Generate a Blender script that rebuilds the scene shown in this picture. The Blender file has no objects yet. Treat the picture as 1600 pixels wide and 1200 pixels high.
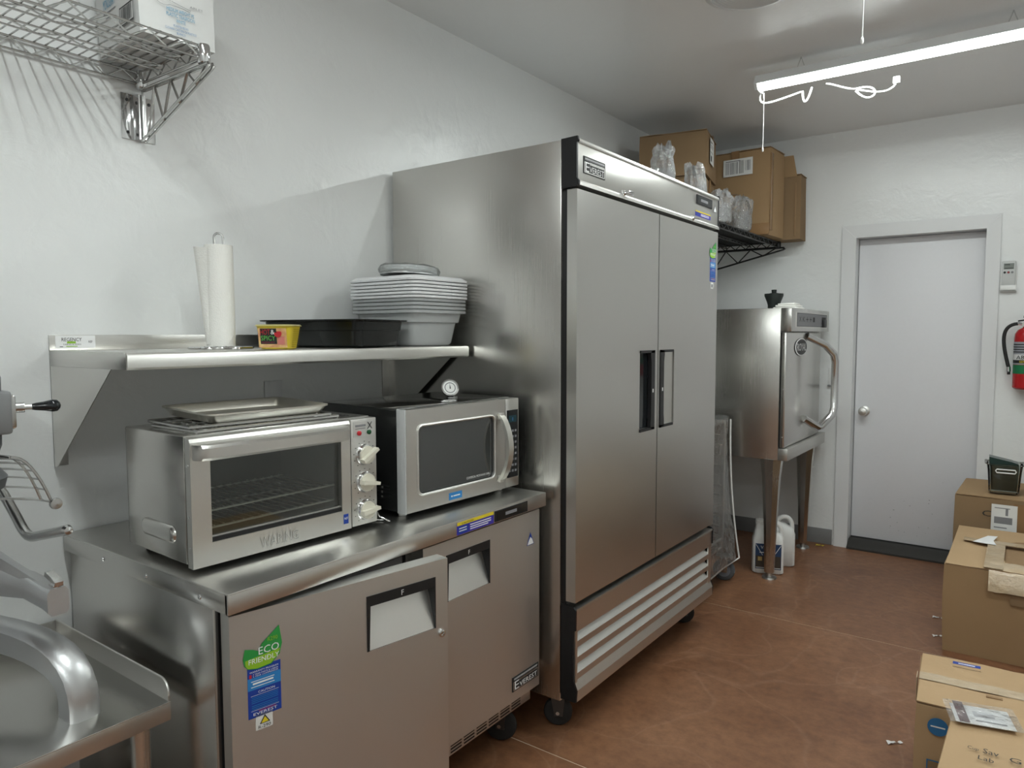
import bpy, bmesh, math, random
from mathutils import Vector, Matrix, noise
random.seed(7)
S = bpy.context.scene
C = S.collection
PI = math.pi

# ------------------------------------------------------------------ camera
def make_camera():
    yaw, pit, rol = math.radians(36.247), math.radians(3.93), math.radians(0.104)
    f = Vector((-math.sin(yaw)*math.cos(pit), math.cos(yaw)*math.cos(pit), -math.sin(pit)))
    r = Vector((math.cos(yaw), math.sin(yaw), 0)); d = f.cross(r)
    c, s = math.cos(rol), math.sin(rol)
    r2 = c*r + s*d; d2 = -s*r + c*d
    cam = bpy.data.cameras.new('camera'); ob = bpy.data.objects.new('camera', cam)
    C.objects.link(ob)
    m = Matrix(((r2.x, -d2.x, -f.x, 0), (r2.y, -d2.y, -f.y, 0), (r2.z, -d2.z, -f.z, 1.41), (0, 0, 0, 1)))
    ob.matrix_world = m
    cam.sensor_width = 36; cam.lens = 1118.95/1600*36; cam.clip_start = 0.05
    S.camera = ob
make_camera()
W = bpy.data.worlds.new('world'); S.world = W; W.use_nodes = True
W.node_tree.nodes['Background'].inputs[0].default_value = (.6, .65, .7, 1)
W.node_tree.nodes['Background'].inputs[1].default_value = .2
S.view_settings.view_transform = 'Standard'; S.view_settings.look = 'None'
S.view_settings.exposure = 0.75; S.view_settings.gamma = 1
S.view_settings.use_curve_mapping = False
LAMP_STRENGTH = 17.0      # visible tube; the light itself comes from a strip light along each tube
STRIP_POWER = 6.3

# ------------------------------------------------------------------ materials
MATS = {}
def pmat(name, col, rough=.5, metal=0, spec=.5, bump=None, var=None, streak=None, emit=None, trans=0, ior=1.45, alpha=1, coat=0, rvar=0):
    """bump=(scale,strength[,stretch]); var=(scale,amount,dark colour); streak=(axis,amount)"""
    if name in MATS: return MATS[name]
    m = bpy.data.materials.new(name); m.use_nodes = True; nt = m.node_tree; N = nt.nodes; L = nt.links
    p = N['Principled BSDF']
    p.inputs['Base Color'].default_value = (*col, 1); p.inputs['Roughness'].default_value = rough
    p.inputs['Metallic'].default_value = metal; p.inputs['Specular IOR Level'].default_value = spec
    p.inputs['Transmission Weight'].default_value = trans; p.inputs['IOR'].default_value = ior
    p.inputs['Alpha'].default_value = alpha; p.inputs['Coat Weight'].default_value = coat
    m.diffuse_color = (*col, 1)
    tc = N.new('ShaderNodeTexCoord')
    if emit:
        p.inputs['Emission Color'].default_value = (*emit[0], 1); p.inputs['Emission Strength'].default_value = emit[1]
    colout = None
    if var:
        n = N.new('ShaderNodeTexNoise'); n.inputs['Scale'].default_value = var[0]; n.inputs['Detail'].default_value = 6
        L.new(tc.outputs['Object'], n.inputs['Vector'])
        cr = N.new('ShaderNodeValToRGB'); cr.color_ramp.elements[0].position = .3; cr.color_ramp.elements[1].position = .7
        cr.color_ramp.elements[0].color = (*var[2], 1); cr.color_ramp.elements[1].color = (*col, 1)
        L.new(n.outputs['Fac'], cr.inputs['Fac'])
        mx = N.new('ShaderNodeMix'); mx.data_type = 'RGBA'; mx.inputs['Factor'].default_value = var[1]
        mx.inputs['A'].default_value = (*col, 1); L.new(cr.outputs['Color'], mx.inputs['B'])
        L.new(mx.outputs['Result'], p.inputs['Base Color'])
    if streak:
        ax, amt = streak
        mp = N.new('ShaderNodeMapping'); sc = [900, 900, 900]; sc['xyz'.index(ax)] = 3.0
        mp.inputs['Scale'].default_value = sc
        n2 = N.new('ShaderNodeTexNoise'); n2.inputs['Scale'].default_value = 1; n2.inputs['Detail'].default_value = 3
        L.new(tc.outputs['Object'], mp.inputs['Vector']); L.new(mp.outputs['Vector'], n2.inputs['Vector'])
        big = N.new('ShaderNodeTexNoise'); big.inputs['Scale'].default_value = 4; big.inputs['Detail'].default_value = 5
        L.new(tc.outputs['Object'], big.inputs['Vector'])
        ad = N.new('ShaderNodeMath'); ad.operation = 'ADD'; L.new(n2.outputs['Fac'], ad.inputs[0]); L.new(big.outputs['Fac'], ad.inputs[1])
        mr = N.new('ShaderNodeMapRange'); mr.inputs['From Min'].default_value = .6; mr.inputs['From Max'].default_value = 1.4
        mr.inputs['To Min'].default_value = rough-.03; mr.inputs['To Max'].default_value = rough+.04
        L.new(ad.outputs[0], mr.inputs['Value']); L.new(mr.outputs['Result'], p.inputs['Roughness'])
        b = N.new('ShaderNodeBump'); b.inputs['Strength'].default_value = amt; b.inputs['Distance'].default_value = .001
        L.new(n2.outputs['Fac'], b.inputs['Height']); L.new(b.outputs['Normal'], p.inputs['Normal'])
    if bump:
        n3 = N.new('ShaderNodeTexNoise'); n3.inputs['Scale'].default_value = bump[0]; n3.inputs['Detail'].default_value = 5
        if len(bump) > 2:
            mp = N.new('ShaderNodeMapping'); mp.inputs['Scale'].default_value = bump[2]
            L.new(tc.outputs['Object'], mp.inputs['Vector']); L.new(mp.outputs['Vector'], n3.inputs['Vector'])
        else: L.new(tc.outputs['Object'], n3.inputs['Vector'])
        b = N.new('ShaderNodeBump'); b.inputs['Strength'].default_value = bump[1]; b.inputs['Distance'].default_value = .01
        L.new(n3.outputs['Fac'], b.inputs['Height']); L.new(b.outputs['Normal'], p.inputs['Normal'])
    MATS[name] = m
    return m

STEEL = (.66, .65, .62)
sf = pmat('satin_steel_freezer_door', (.66, .655, .635), .46, 1, streak=('z', .004))
sd = pmat('brushed_steel_door', (.64, .63, .605), .32, 1, streak=('z', .004))
sv = pmat('brushed_steel_vertical', STEEL, .25, 1, streak=('z', .004))
sy = pmat('brushed_steel_long', STEEL, .34, 1, streak=('y', .004))
sx = pmat('brushed_steel_cross', STEEL, .23, 1, streak=('x', .004))
s_dull = pmat('dull_steel', (.58, .57, .55), .38, 1, streak=('y', .015))
s_bright = pmat('pale_satin_steel', (.72, .71, .68), .42, 1)
chrome = pmat('chrome', (.70, .70, .70), .12, 1)
chrome_dull = pmat('dull_chrome_wire', (.55, .55, .54), .22, 1)
alu = pmat('cast_aluminium', (.62, .63, .64), .36, .85, bump=(180, .03))
alu_pan = pmat('aluminium_pan', (.74, .72, .66), .38, 1, var=(9, .35, (.5, .47, .40)))
black = pmat('black_plastic', (.012, .012, .013), .42)
black_soft = pmat('black_rubber', (.02, .02, .02), .7)
black_gloss = pmat('black_gloss', (.012, .014, .016), .08)
black_wire = pmat('black_wire_coating', (.012, .012, .012), .35)
pan_black = pmat('black_polycarbonate', (.012, .014, .014), .12, trans=.0)
white = pmat('white_plastic', (.80, .80, .78), .38)
white_print = pmat('white_print', (.85, .85, .85), .5)
ink = pmat('black_ink', (.02, .02, .02), .6)
ink_grey = pmat('grey_ink', (.22, .22, .23), .6)
ink_blue = pmat('blue_ink', (.03, .16, .36), .6)
ink_teal = pmat('teal_ink', (.05, .28, .46), .6)
s_blue = pmat('sticker_blue', (.012, .05, .33), .35)
s_violet = pmat('sticker_violet', (.04, .03, .36), .35)
s_lblue = pmat('sticker_light_blue', (.03, .22, .55), .35)
s_green = pmat('sticker_green', (.03, .30, .06), .35)
s_lime = pmat('sticker_lime', (.28, .52, .03), .35)
s_yellow = pmat('sticker_yellow', (.75, .60, .03), .4)
s_red = pmat('sticker_red', (.50, .02, .03), .4)
paper = pmat('label_paper', (.74, .74, .72), .6)
paint_red = pmat('red_enamel', (.42, .012, .015), .22)
green_band = pmat('green_band', (.01, .16, .06), .4)
card = pmat('cardboard', (.36, .235, .125), .75, spec=.25, bump=(90, .06, (1, 1, .12)), var=(5, .35, (.29, .185, .095)))
card_pale = pmat('pale_cardboard', (.48, .33, .19), .75, spec=.25, bump=(90, .06, (1, 1, .12)), var=(4, .3, (.40, .27, .14)))
card_dark = pmat('dark_cardboard', (.27, .18, .10), .78, spec=.2, var=(5, .35, (.22, .14, .08)))
card_edge = pmat('cardboard_cut_edge', (.30, .19, .10), .85)
tape_clear = None
tape_brown = pmat('brown_tape', (.26, .15, .07), .22, spec=.6)
card_white = pmat('white_carton', (.66, .66, .65), .55, var=(6, .2, (.58, .58, .57)))
towel = pmat('paper_towel', (.84, .83, .79), .9, bump=(260, .25))
tote_m = pmat('frosted_tote', (.78, .80, .80), .38, trans=.5, ior=1.15)
lid_m = pmat('white_lid', (.88, .885, .90), .35)

def film_material(name, tint=(.95, .96, .96), dif=.09, bs=.8, sc=28, dc=(.8, .8, .8)):
    m = bpy.data.materials.new(name); m.use_nodes = True; nt = m.node_tree; N = nt.nodes; L = nt.links
    N.remove(N['Principled BSDF']); out = N['Material Output']
    tr = N.new('ShaderNodeBsdfTransparent'); tr.inputs[0].default_value = (*tint, 1)
    gl = N.new('ShaderNodeBsdfGlossy'); gl.inputs['Roughness'].default_value = .12; gl.inputs['Color'].default_value = (.9, .9, .9, 1)
    df = N.new('ShaderNodeBsdfDiffuse'); df.inputs[0].default_value = (*dc, 1)
    fr = N.new('ShaderNodeFresnel'); fr.inputs[0].default_value = 1.5
    tc = N.new('ShaderNodeTexCoord'); n = N.new('ShaderNodeTexNoise'); n.inputs['Scale'].default_value = sc; n.inputs['Detail'].default_value = 4
    L.new(tc.outputs['Object'], n.inputs['Vector'])
    b = N.new('ShaderNodeBump'); b.inputs['Strength'].default_value = bs; b.inputs['Distance'].default_value = .02
    L.new(n.outputs['Fac'], b.inputs['Height']); L.new(b.outputs['Normal'], gl.inputs['Normal']); L.new(b.outputs['Normal'], fr.inputs['Normal'])
    m1 = N.new('ShaderNodeMixShader'); m1.inputs[0].default_value = dif; L.new(tr.outputs[0], m1.inputs[1]); L.new(df.outputs[0], m1.inputs[2])
    ad = N.new('ShaderNodeMath'); ad.operation = 'MULTIPLY_ADD'; ad.inputs[1].default_value = 1.0; ad.inputs[2].default_value = .06
    L.new(fr.outputs[0], ad.inputs[0])
    m2 = N.new('ShaderNodeMixShader'); L.new(ad.outputs[0], m2.inputs[0]); L.new(m1.outputs[0], m2.inputs[1]); L.new(gl.outputs[0], m2.inputs[2])
    L.new(m2.outputs[0], out.inputs['Surface'])
    return m
film = film_material('clear_film')
bag_film = film_material('bag_film', (.95, .955, .96), .15, 1.0, 60)
tape_clear = pmat('clear_tape', (.50, .375, .235), .13, spec=.7, bump=(38, .35), var=(14, .5, (.58, .48, .36)))
def glass_material(name, tint, mix):
    m = bpy.data.materials.new(name); m.use_nodes = True; nt = m.node_tree; N = nt.nodes; L = nt.links
    N.remove(N['Principled BSDF']); out = N['Material Output']
    tr = N.new('ShaderNodeBsdfTransparent'); tr.inputs[0].default_value = (*tint, 1)
    gl = N.new('ShaderNodeBsdfGlossy'); gl.inputs['Roughness'].default_value = .03; gl.inputs['Color'].default_value = (1, 1, 1, 1)
    lw = N.new('ShaderNodeFresnel'); lw.inputs[0].default_value = 1.5
    m1 = N.new('ShaderNodeMixShader'); L.new(lw.outputs[0], m1.inputs[0]); L.new(tr.outputs[0], m1.inputs[1]); L.new(gl.outputs[0], m1.inputs[2])
    L.new(m1.outputs[0], out.inputs['Surface'])
    return m
oven_glass = glass_material('oven_glass', (.84, .87, .85), .1)
clear_plastic = glass_material('clear_plastic', (.84, .87, .86), .1)

def wall_material(name, col, rough, b1=.10, b2=.12):
    m = bpy.data.materials.new(name); m.use_nodes = True; nt = m.node_tree; N = nt.nodes; L = nt.links
    p = N['Principled BSDF']; p.inputs['Base Color'].default_value = (*col, 1); p.inputs['Roughness'].default_value = rough
    p.inputs['Specular IOR Level'].default_value = .5; m.diffuse_color = (*col, 1)
    tc = N.new('ShaderNodeTexCoord')
    n1 = N.new('ShaderNodeTexNoise'); n1.inputs['Scale'].default_value = 48; n1.inputs['Detail'].default_value = 6
    n2 = N.new('ShaderNodeTexNoise'); n2.inputs['Scale'].default_value = 9; n2.inputs['Detail'].default_value = 5; n2.inputs['Distortion'].default_value = .8
    L.new(tc.outputs['Object'], n1.inputs['Vector']); L.new(tc.outputs['Object'], n2.inputs['Vector'])
    bA = N.new('ShaderNodeBump'); bA.inputs['Strength'].default_value = b1; bA.inputs['Distance'].default_value = .006
    bB = N.new('ShaderNodeBump'); bB.inputs['Strength'].default_value = b2; bB.inputs['Distance'].default_value = .03
    L.new(n1.outputs['Fac'], bA.inputs['Height']); L.new(n2.outputs['Fac'], bB.inputs['Height'])
    L.new(bB.outputs['Normal'], bA.inputs['Normal']); L.new(bA.outputs['Normal'], p.inputs['Normal'])
    return m
wall_m = wall_material('satin_white_wall', (.79, .80, .795), .28, .09, .11)
ceil_m = wall_material('satin_white_ceiling', (.84, .845, .85), .30, .04, .05)
trim_m = pmat('white_trim_paint', (.74, .745, .75), .35)
door_m = pmat('white_door_paint', (.74, .74, .76), .4, bump=(5, .02), var=(60, .05, (.55, .55, .55)))
base_m = pmat('grey_vinyl_base', (.20, .20, .20), .5)

def floor_material():
    m = bpy.data.materials.new('stained_concrete'); m.use_nodes = True; nt = m.node_tree; N = nt.nodes; L = nt.links
    p = N['Principled BSDF']; p.inputs['Specular IOR Level'].default_value = .45; m.diffuse_color = (.18, .08, .05, 1)
    tc = N.new('ShaderNodeTexCoord')
    geo = N.new('ShaderNodeNewGeometry')
    n1 = N.new('ShaderNodeTexNoise'); n1.inputs['Scale'].default_value = 1.6; n1.inputs['Detail'].default_value = 8; n1.inputs['Roughness'].default_value = .65
    n2 = N.new('ShaderNodeTexNoise'); n2.inputs['Scale'].default_value = 22; n2.inputs['Detail'].default_value = 6; n2.inputs['Roughness'].default_value = .7
    L.new(geo.outputs['Position'], n1.inputs['Vector']); L.new(geo.outputs['Position'], n2.inputs['Vector'])
    r1 = N.new('ShaderNodeValToRGB'); e = r1.color_ramp.elements
    e[0].position = .30; e[0].color = (.160, .068, .032, 1); e[1].position = .72; e[1].color = (.30, .150, .078, 1)
    L.new(n1.outputs['Fac'], r1.inputs['Fac'])
    r2 = N.new('ShaderNodeValToRGB'); e = r2.color_ramp.elements
    e[0].position = .35; e[0].color = (.75, .72, .70, 1); e[1].position = .75; e[1].color = (1.2, 1.2, 1.2, 1)
    L.new(n2.outputs['Fac'], r2.inputs['Fac'])
    mx = N.new('ShaderNodeMix'); mx.data_type = 'RGBA'; mx.blend_type = 'MULTIPLY'; mx.inputs['Factor'].default_value = 1
    L.new(r1.outputs['Color'], mx.inputs['A']); L.new(r2.outputs['Color'], mx.inputs['B'])
    # curved trowel scuffs, kept faint
    n3 = N.new('ShaderNodeTexVoronoi'); n3.feature = 'DISTANCE_TO_EDGE'; n3.inputs['Scale'].default_value = 2.1
    mp = N.new('ShaderNodeVectorMath'); mp.operation = 'ADD'
    nd = N.new('ShaderNodeTexNoise'); nd.inputs['Scale'].default_value = 1.3; L.new(geo.outputs['Position'], nd.inputs['Vector'])
    L.new(geo.outputs['Position'], mp.inputs[0]); L.new(nd.outputs['Color'], mp.inputs[1]); L.new(mp.outputs[0], n3.inputs['Vector'])
    r3 = N.new('ShaderNodeValToRGB'); e = r3.color_ramp.elements
    e[0].position = 0; e[0].color = (.5, .5, .5, 1); e[1].position = .02; e[1].color = (0, 0, 0, 1)
    L.new(n3.outputs['Distance'], r3.inputs['Fac'])
    mu = N.new('ShaderNodeMath'); mu.operation = 'MULTIPLY'; L.new(r3.outputs['Color'], mu.inputs[0]); L.new(n2.outputs['Fac'], mu.inputs[1])
    mx2 = N.new('ShaderNodeMix'); mx2.data_type = 'RGBA'; mx2.inputs['B'].default_value = (.34, .20, .13, 1)
    L.new(mu.outputs[0], mx2.inputs['Factor']); L.new(mx.outputs['Result'], mx2.inputs['A'])
    L.new(mx2.outputs['Result'], p.inputs['Base Color'])
    mr = N.new('ShaderNodeMapRange'); mr.inputs['To Min'].default_value = .28; mr.inputs['To Max'].default_value = .52
    L.new(n1.outputs['Fac'], mr.inputs['Value']); L.new(mr.outputs['Result'], p.inputs['Roughness'])
    b = N.new('ShaderNodeBump'); b.inputs['Strength'].default_value = .08; b.inputs['Distance'].default_value = .01
    L.new(n2.outputs['Fac'], b.inputs['Height']); L.new(b.outputs['Normal'], p.inputs['Normal'])
    return m
floor_m = floor_material()
lamp_m = pmat('led_diffuser', (.9, .9, .9), .5, emit=((.93, 1.0, .98), LAMP_STRENGTH))
lamp_house = pmat('white_lamp_housing', (.78, .79, .79), .4)

# ------------------------------------------------------------------ builder
class B:
    def __init__(s): s.bm = bmesh.new(); s.mats = []
    def mi(s, m):
        if m not in s.mats: s.mats.append(m)
        return s.mats.index(m)
    def face(s, vs, m):
        try: f = s.bm.faces.new(vs)
        except ValueError: return None
        f.material_index = s.mi(m); f.smooth = True
        return f
    def poly(s, pts, m): return s.face([s.bm.verts.new(p) for p in pts], m)
    def box(s, lo, hi, m, bev=0, seg=2):
        t = bmesh.new(); bmesh.ops.create_cube(t, size=1)
        c = [(a+b)/2 for a, b in zip(lo, hi)]; d = [abs(b-a) for a, b in zip(lo, hi)]
        for v in t.verts: v.co = Vector((c[0]+v.co.x*d[0], c[1]+v.co.y*d[1], c[2]+v.co.z*d[2]))
        if bev > 0:
            bev = min(bev, min(d)*.45)
            bmesh.ops.bevel(t, geom=list(t.edges), offset=bev, segments=seg, profile=.5, affect='EDGES')
        s.merge(t, m, True); return s
    def merge(s, t, m, flat=False):
        t.normal_update(); mp = {v: s.bm.verts.new(v.co) for v in t.verts}
        for f in t.faces:
            g = s.face([mp[v] for v in f.verts], m)
            if flat and g and max(abs(c) for c in f.normal) > .999: g.smooth = False
        t.free()
    def prism(s, poly, axis, a, b, m):
        """poly: 2d points in the other two axes (in xyz order); extruded on axis a..b"""
        def P(q, t):
            l = list(q); l.insert('xyz'.index(axis), t); return Vector(l)
        A = [s.bm.verts.new(P(q, a)) for q in poly]; Bv = [s.bm.verts.new(P(q, b)) for q in poly]
        n = len(poly); s.face(A, m); s.face(Bv[::-1], m)
        for i in range(n): s.face([A[i], Bv[i], Bv[(i+1) % n], A[(i+1) % n]], m)
        return s
    def tube(s, pts, r, m, seg=8, caps=True, closed=False):
        pts = [Vector(p) for p in pts]; n = len(pts); rs = r if isinstance(r, (list, tuple)) else [r]*n
        up = None; rings = []
        for i, p in enumerate(pts):
            if closed: t = (pts[(i+1) % n]-pts[i-1]).normalized()
            else: t = (pts[min(i+1, n-1)]-pts[max(i-1, 0)]).normalized()
            if up is None:
                up = Vector((0, 0, 1)) if abs(t.z) < .9 else Vector((1, 0, 0))
            u = (up - t*up.dot(t)).normalized(); w = t.cross(u); up = u
            k = 1.0
            if 0 < i < n-1 or closed:
                a = (pts[i]-pts[i-1]).normalized(); k = 1/max(.5, math.sqrt(max(.0, (1+a.dot((pts[(i+1) % n]-pts[i]).normalized()))/2)))
                k = min(k, 1.5)
            rings.append([s.bm.verts.new(p+(u*math.cos(2*PI*j/seg)+w*math.sin(2*PI*j/seg))*rs[i]*k) for j in range(seg)])
        for i in range(n if closed else n-1):
            A, Bv = rings[i], rings[(i+1) % n]
            for j in range(seg): s.face([A[j], A[(j+1) % seg], Bv[(j+1) % seg], Bv[j]], m)
        if caps and not closed:
            s.face(rings[0][::-1], m); s.face(rings[-1], m)
        return s
    def cyl(s, p0, p1, r, m, seg=20): return s.tube([p0, p1], r, m, seg)
    def lathe(s, prof, c, m, axis='z', seg=28, cap=True, sq=None, ang=0):
        """prof [(r,h)...]; sq=(n,ax,ay) for a superellipse section"""
        rings = []
        for r, h in prof:
            ring = []
            for j in range(seg):
                a = 2*PI*j/seg
                x, y = math.cos(a), math.sin(a)
                if sq:
                    k = (abs(x)**sq[0]+abs(y)**sq[0])**(-1/sq[0]); x *= k*sq[1]; y *= k*sq[2]
                x, y = x*math.cos(ang)-y*math.sin(ang), x*math.sin(ang)+y*math.cos(ang)
                v = {'z': (x*r, y*r, h), 'x': (h, x*r, y*r), 'y': (y*r, h, x*r)}[axis]
                ring.append(s.bm.verts.new(Vector(c)+Vector(v)))
            rings.append(ring)
        for A, Bv in zip(rings, rings[1:]):
            for j in range(seg): s.face([A[j], A[(j+1) % seg], Bv[(j+1) % seg], Bv[j]], m)
        if cap: s.face(rings[0][::-1], m); s.face(rings[-1], m)
        return s
    def loft(s, sections, m, cap=(True, True)):
        R = [[s.bm.verts.new(p) for p in sec] for sec in sections]; n = len(R[0])
        for A, Bv in zip(R, R[1:]):
            for j in range(n): s.face([A[j], A[(j+1) % n], Bv[(j+1) % n], Bv[j]], m)
        if cap[0]: s.face(R[0][::-1], m)
        if cap[1]: s.face(R[-1], m)
        return s
    def text(s, txt, O, X, Y, w, h, m, eps=.0006):
        """lettering fitted to a w x h box whose lower-left corner is O"""
        cu = bpy.data.curves.new('lettering', 'FONT'); cu.body = txt; cu.resolution_u = 2; cu.align_x = 'LEFT'
        ob = bpy.data.objects.new('lettering', cu); me = ob.to_mesh()
        if len(me.vertices) == 0: return s
        xs = [v.co.x for v in me.vertices]; ys = [v.co.y for v in me.vertices]
        x0, y0 = min(xs), min(ys); kx = w/max(1e-6, max(xs)-x0); ky = h/max(1e-6, max(ys)-y0)
        O, X, Y = Vector(O), Vector(X).normalized(), Vector(Y).normalized(); Nn = X.cross(Y)
        vs = [s.bm.verts.new(O+X*((v.co.x-x0)*kx)+Y*((v.co.y-y0)*ky)+Nn*eps) for v in me.vertices]
        for p in me.polygons: s.face([vs[i] for i in p.vertices], m)
        ob.to_mesh_clear(); bpy.data.objects.remove(ob); bpy.data.curves.remove(cu)
        return s
    def rect(s, O, X, Y, x, y, w, h, m, eps=.0003):
        O, X, Y = Vector(O), Vector(X).normalized(), Vector(Y).normalized(); Nn = X.cross(Y)*eps
        s.poly([O+X*x+Y*y+Nn, O+X*(x+w)+Y*y+Nn, O+X*(x+w)+Y*(y+h)+Nn, O+X*x+Y*(y+h)+Nn], m); return s
    def plate(s, O, X, Y, w, h, m, items=(), t=.0008):
        """thin printed plate with edges; items: ('r',x,y,w,h,mat) or ('t',txt,x,y,w,h,mat), fractions of the plate"""
        O, X, Y = Vector(O), Vector(X).normalized(), Vector(Y).normalized(); Nn = X.cross(Y)
        c = [O, O+X*w, O+X*w+Y*h, O+Y*h]; f = [p+Nn*t for p in c]
        a = [s.bm.verts.new(p) for p in c]; b = [s.bm.verts.new(p) for p in f]
        s.face(b, m)
        for i in range(4): s.face([a[i], a[(i+1) % 4], b[(i+1) % 4], b[i]], m)
        for k, it in enumerate(items):
            if it[0] == 'r': s.rect(O+Nn*t, X, Y, it[1]*w, it[2]*h, it[3]*w, it[4]*h, it[5], .0003+.00004*k)
            else: s.text(it[1], O+Nn*t+X*(it[2]*w)+Y*(it[3]*h), X, Y, it[4]*w, it[5]*h, it[6], .0008+.00004*k)
        return s
    def pocket_panel(s, xf, xb, y0, y1, z0, z1, hole, depth, m, mp=None, mside=None):
        """slab facing +x with a wedge pocket; hole=(y0,y1,z0,z1); depth at (y0z0,y1z0,y1z1,y0z1)"""
        a0, a1, b0, b1 = hole; V = s.bm.verts.new
        o = [V((xf, y0, z0)), V((xf, y1, z0)), V((xf, y1, z1)), V((xf, y0, z1))]
        k = [V((xb, y0, z0)), V((xb, y1, z0)), V((xb, y1, z1)), V((xb, y0, z1))]
        h = [V((xf, a0, b0)), V((xf, a1, b0)), V((xf, a1, b1)), V((xf, a0, b1))]
        for i in range(4):
            j = (i+1) % 4
            s.face([o[i], o[j], h[j], h[i]], m); s.face([k[i], k[j], o[j], o[i]], m)
        s.face(k[::-1], m)
        hh = [(a0, b0), (a1, b0), (a1, b1), (a0, b1)]
        q = [V((xf, *hh[i])) for i in range(4)]; w = [V((xf-max(.0005, depth[i]), *hh[i])) for i in range(4)]
        s.face(w, mp or m)
        for i in range(4):
            j = (i+1) % 4; s.face([q[i], q[j], w[j], w[i]], mside or m)
        return s
    def xf(s, M):
        bmesh.ops.transform(s.bm, matrix=M, verts=list(s.bm.verts)); return s
    def rough_up(s, amt, scale, seed=0):
        for v in s.bm.verts:
            n = noise.noise_vector(v.co*scale+Vector((seed, seed*1.7, 0))); v.co += n*amt
        return s
    def build(s, name, parent=None, world=False, angle=35, kind=None, label=None):
        bmesh.ops.recalc_face_normals(s.bm, faces=list(s.bm.faces)) if not getattr(s, 'keepn', False) else None
        me = bpy.data.meshes.new(name)
        if parent is not None and world:
            bmesh.ops.translate(s.bm, vec=-Vector(parent.location), verts=list(s.bm.verts))
        s.bm.to_mesh(me); s.bm.free()
        for m in s.mats: me.materials.append(m)
        me.set_sharp_from_angle(angle=math.radians(angle))
        o = bpy.data.objects.new(name, me); C.objects.link(o)
        if parent is not None: o.parent = parent
        if kind: o['kind'] = kind
        if label: o['label'] = label
        return o
def tag(o, label, cat, group=None):
    o['label'] = label; o['category'] = cat
    if group: o['group'] = group
    return o
def thing(name, label, cat, loc=(0, 0, 0), rz=0, group=None):
    o = bpy.data.objects.new(name, None); o.empty_display_size = .05; C.objects.link(o)
    o.location = loc; o.rotation_euler = (0, 0, rz); return tag(o, label, cat, group)
def struct(name, b, parent=None, angle=35, label=None):
    o = b.build(name, parent, angle=angle)
    if parent is None: o['kind'] = 'structure'
    if label: o['label'] = label
    return o
def arc(c, r, a0, a1, n, plane='xz', k=1.0):
    out = []
    for i in range(n+1):
        a = a0+(a1-a0)*i/n; u, v = math.cos(a)*r, math.sin(a)*r*k
        out.append(Vector(c)+{'xz': Vector((u, 0, v)), 'xy': Vector((u, v, 0)), 'yz': Vector((0, u, v))}[plane])
    return out
def bez(p0, p1, p2, p3, n):
    p0, p1, p2, p3 = map(Vector, (p0, p1, p2, p3)); o = []
    for i in range(n+1):
        t = i/n; o.append(p0*(1-t)**3+p1*3*t*(1-t)**2+p2*3*t*t*(1-t)+p3*t**3)
    return o
def zigzag(A, Bp, dirv, n):
    """points alternating between line A-B and the same line moved by dirv"""
    A, Bp, d = Vector(A), Vector(Bp), Vector(dirv)
    return [A.lerp(Bp, i/n)+(d if i % 2 else Vector((0, 0, 0))) for i in range(n+1)]

# ------------------------------------------------------------------ room shell
WX, BY, CZ = -2.105, 5.075, 2.715          # left wall, back wall, ceiling
RX, NY = 1.05, -2.6
DX0, DX1, DH = -.985, -.245, 2.045           # door opening
t_ = .12
fl = struct('floor', B().box((WX-t_, NY-t_, -.10), (RX+t_, BY+.3, -.0010), pmat('joint_sealant', (.52, .40, .29), .8)))
ys = [NY-t_, .33, 1.952, 3.58, BY+.3]
for a, b_ in zip(ys, ys[1:]):
    for xa, xb in ((WX-t_, RX+t_),):
        B().box((xa, a+.0026, -.0010), (xb, b_-.0026, 0), floor_m).build('concrete_slab', fl)
struct('wall_left', B().box((WX-t_, NY, 0), (WX, BY, CZ), wall_m))
struct('wall_right', B().box((RX, NY, 0), (RX+t_, BY, CZ), wall_m))
struct('wall_front', B().box((WX-t_, NY-t_, 0), (RX+t_, NY, CZ), wall_m))
wb = B(); wb.box((WX-t_, BY, 0), (DX0, BY+.16, CZ), wall_m); wb.box((DX1, BY, 0), (RX+t_, BY+.16, CZ), wall_m); wb.box((DX0, BY, DH), (DX1, BY+.16, CZ), wall_m)
struct('wall_back', wb)
struct('ceiling', B().box((WX-t_, NY-t_, CZ), (RX+t_, BY+.16, CZ+.1), ceil_m))
struct('baseboard_back', B().box((WX+.008, BY-.007, 0), (-1.063, BY, .103), base_m, .002))
struct('baseboard_left', B().box((WX, NY+.01, 0), (WX+.007, BY-.01, .103), base_m, .002))

# door with casing
tr = bpy.data.objects.new('trim_1', None); C.objects.link(tr); tr.location = ((DX0+DX1)/2, BY, 0); tr['kind'] = 'structure'
tr['label'] = 'white door casing with mitred corners'
CY = BY-.018; xo0, xo1, xi0, xi1, zo, zi = -1.049, -.195, -.966, -.266, 2.106, 2.026
B().prism([(xo0, 0), (xi0, 0), (xi0, zi), (xo0, zo)], 'y', CY, BY, trim_m).build('casing', tr, True)
B().prism([(xi1, 0), (xo1, 0), (xo1, zo), (xi1, zi)], 'y', CY, BY, trim_m).build('casing', tr, True)
B().prism([(xi0+.0005, zi), (xi1-.0005, zi), (xo1-.0005, zo), (xo0+.0005, zo)], 'y', CY, BY, trim_m).build('casing', tr, True)
B().box((DX0, BY, 0), (DX0+.018, BY+.155, DH), trim_m).build('jamb', tr, True)
B().box((DX1-.018, BY, 0), (DX1, BY+.155, DH), trim_m).build('jamb', tr, True)
B().box((DX0+.018, BY, DH-.018), (DX1-.018, BY+.155, DH), trim_m).build('jamb', tr, True)
d1 = bpy.data.objects.new('door_1', None); C.objects.link(d1); d1.location = (DX0, BY+.1, 0); d1['kind'] = 'structure'
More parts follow.
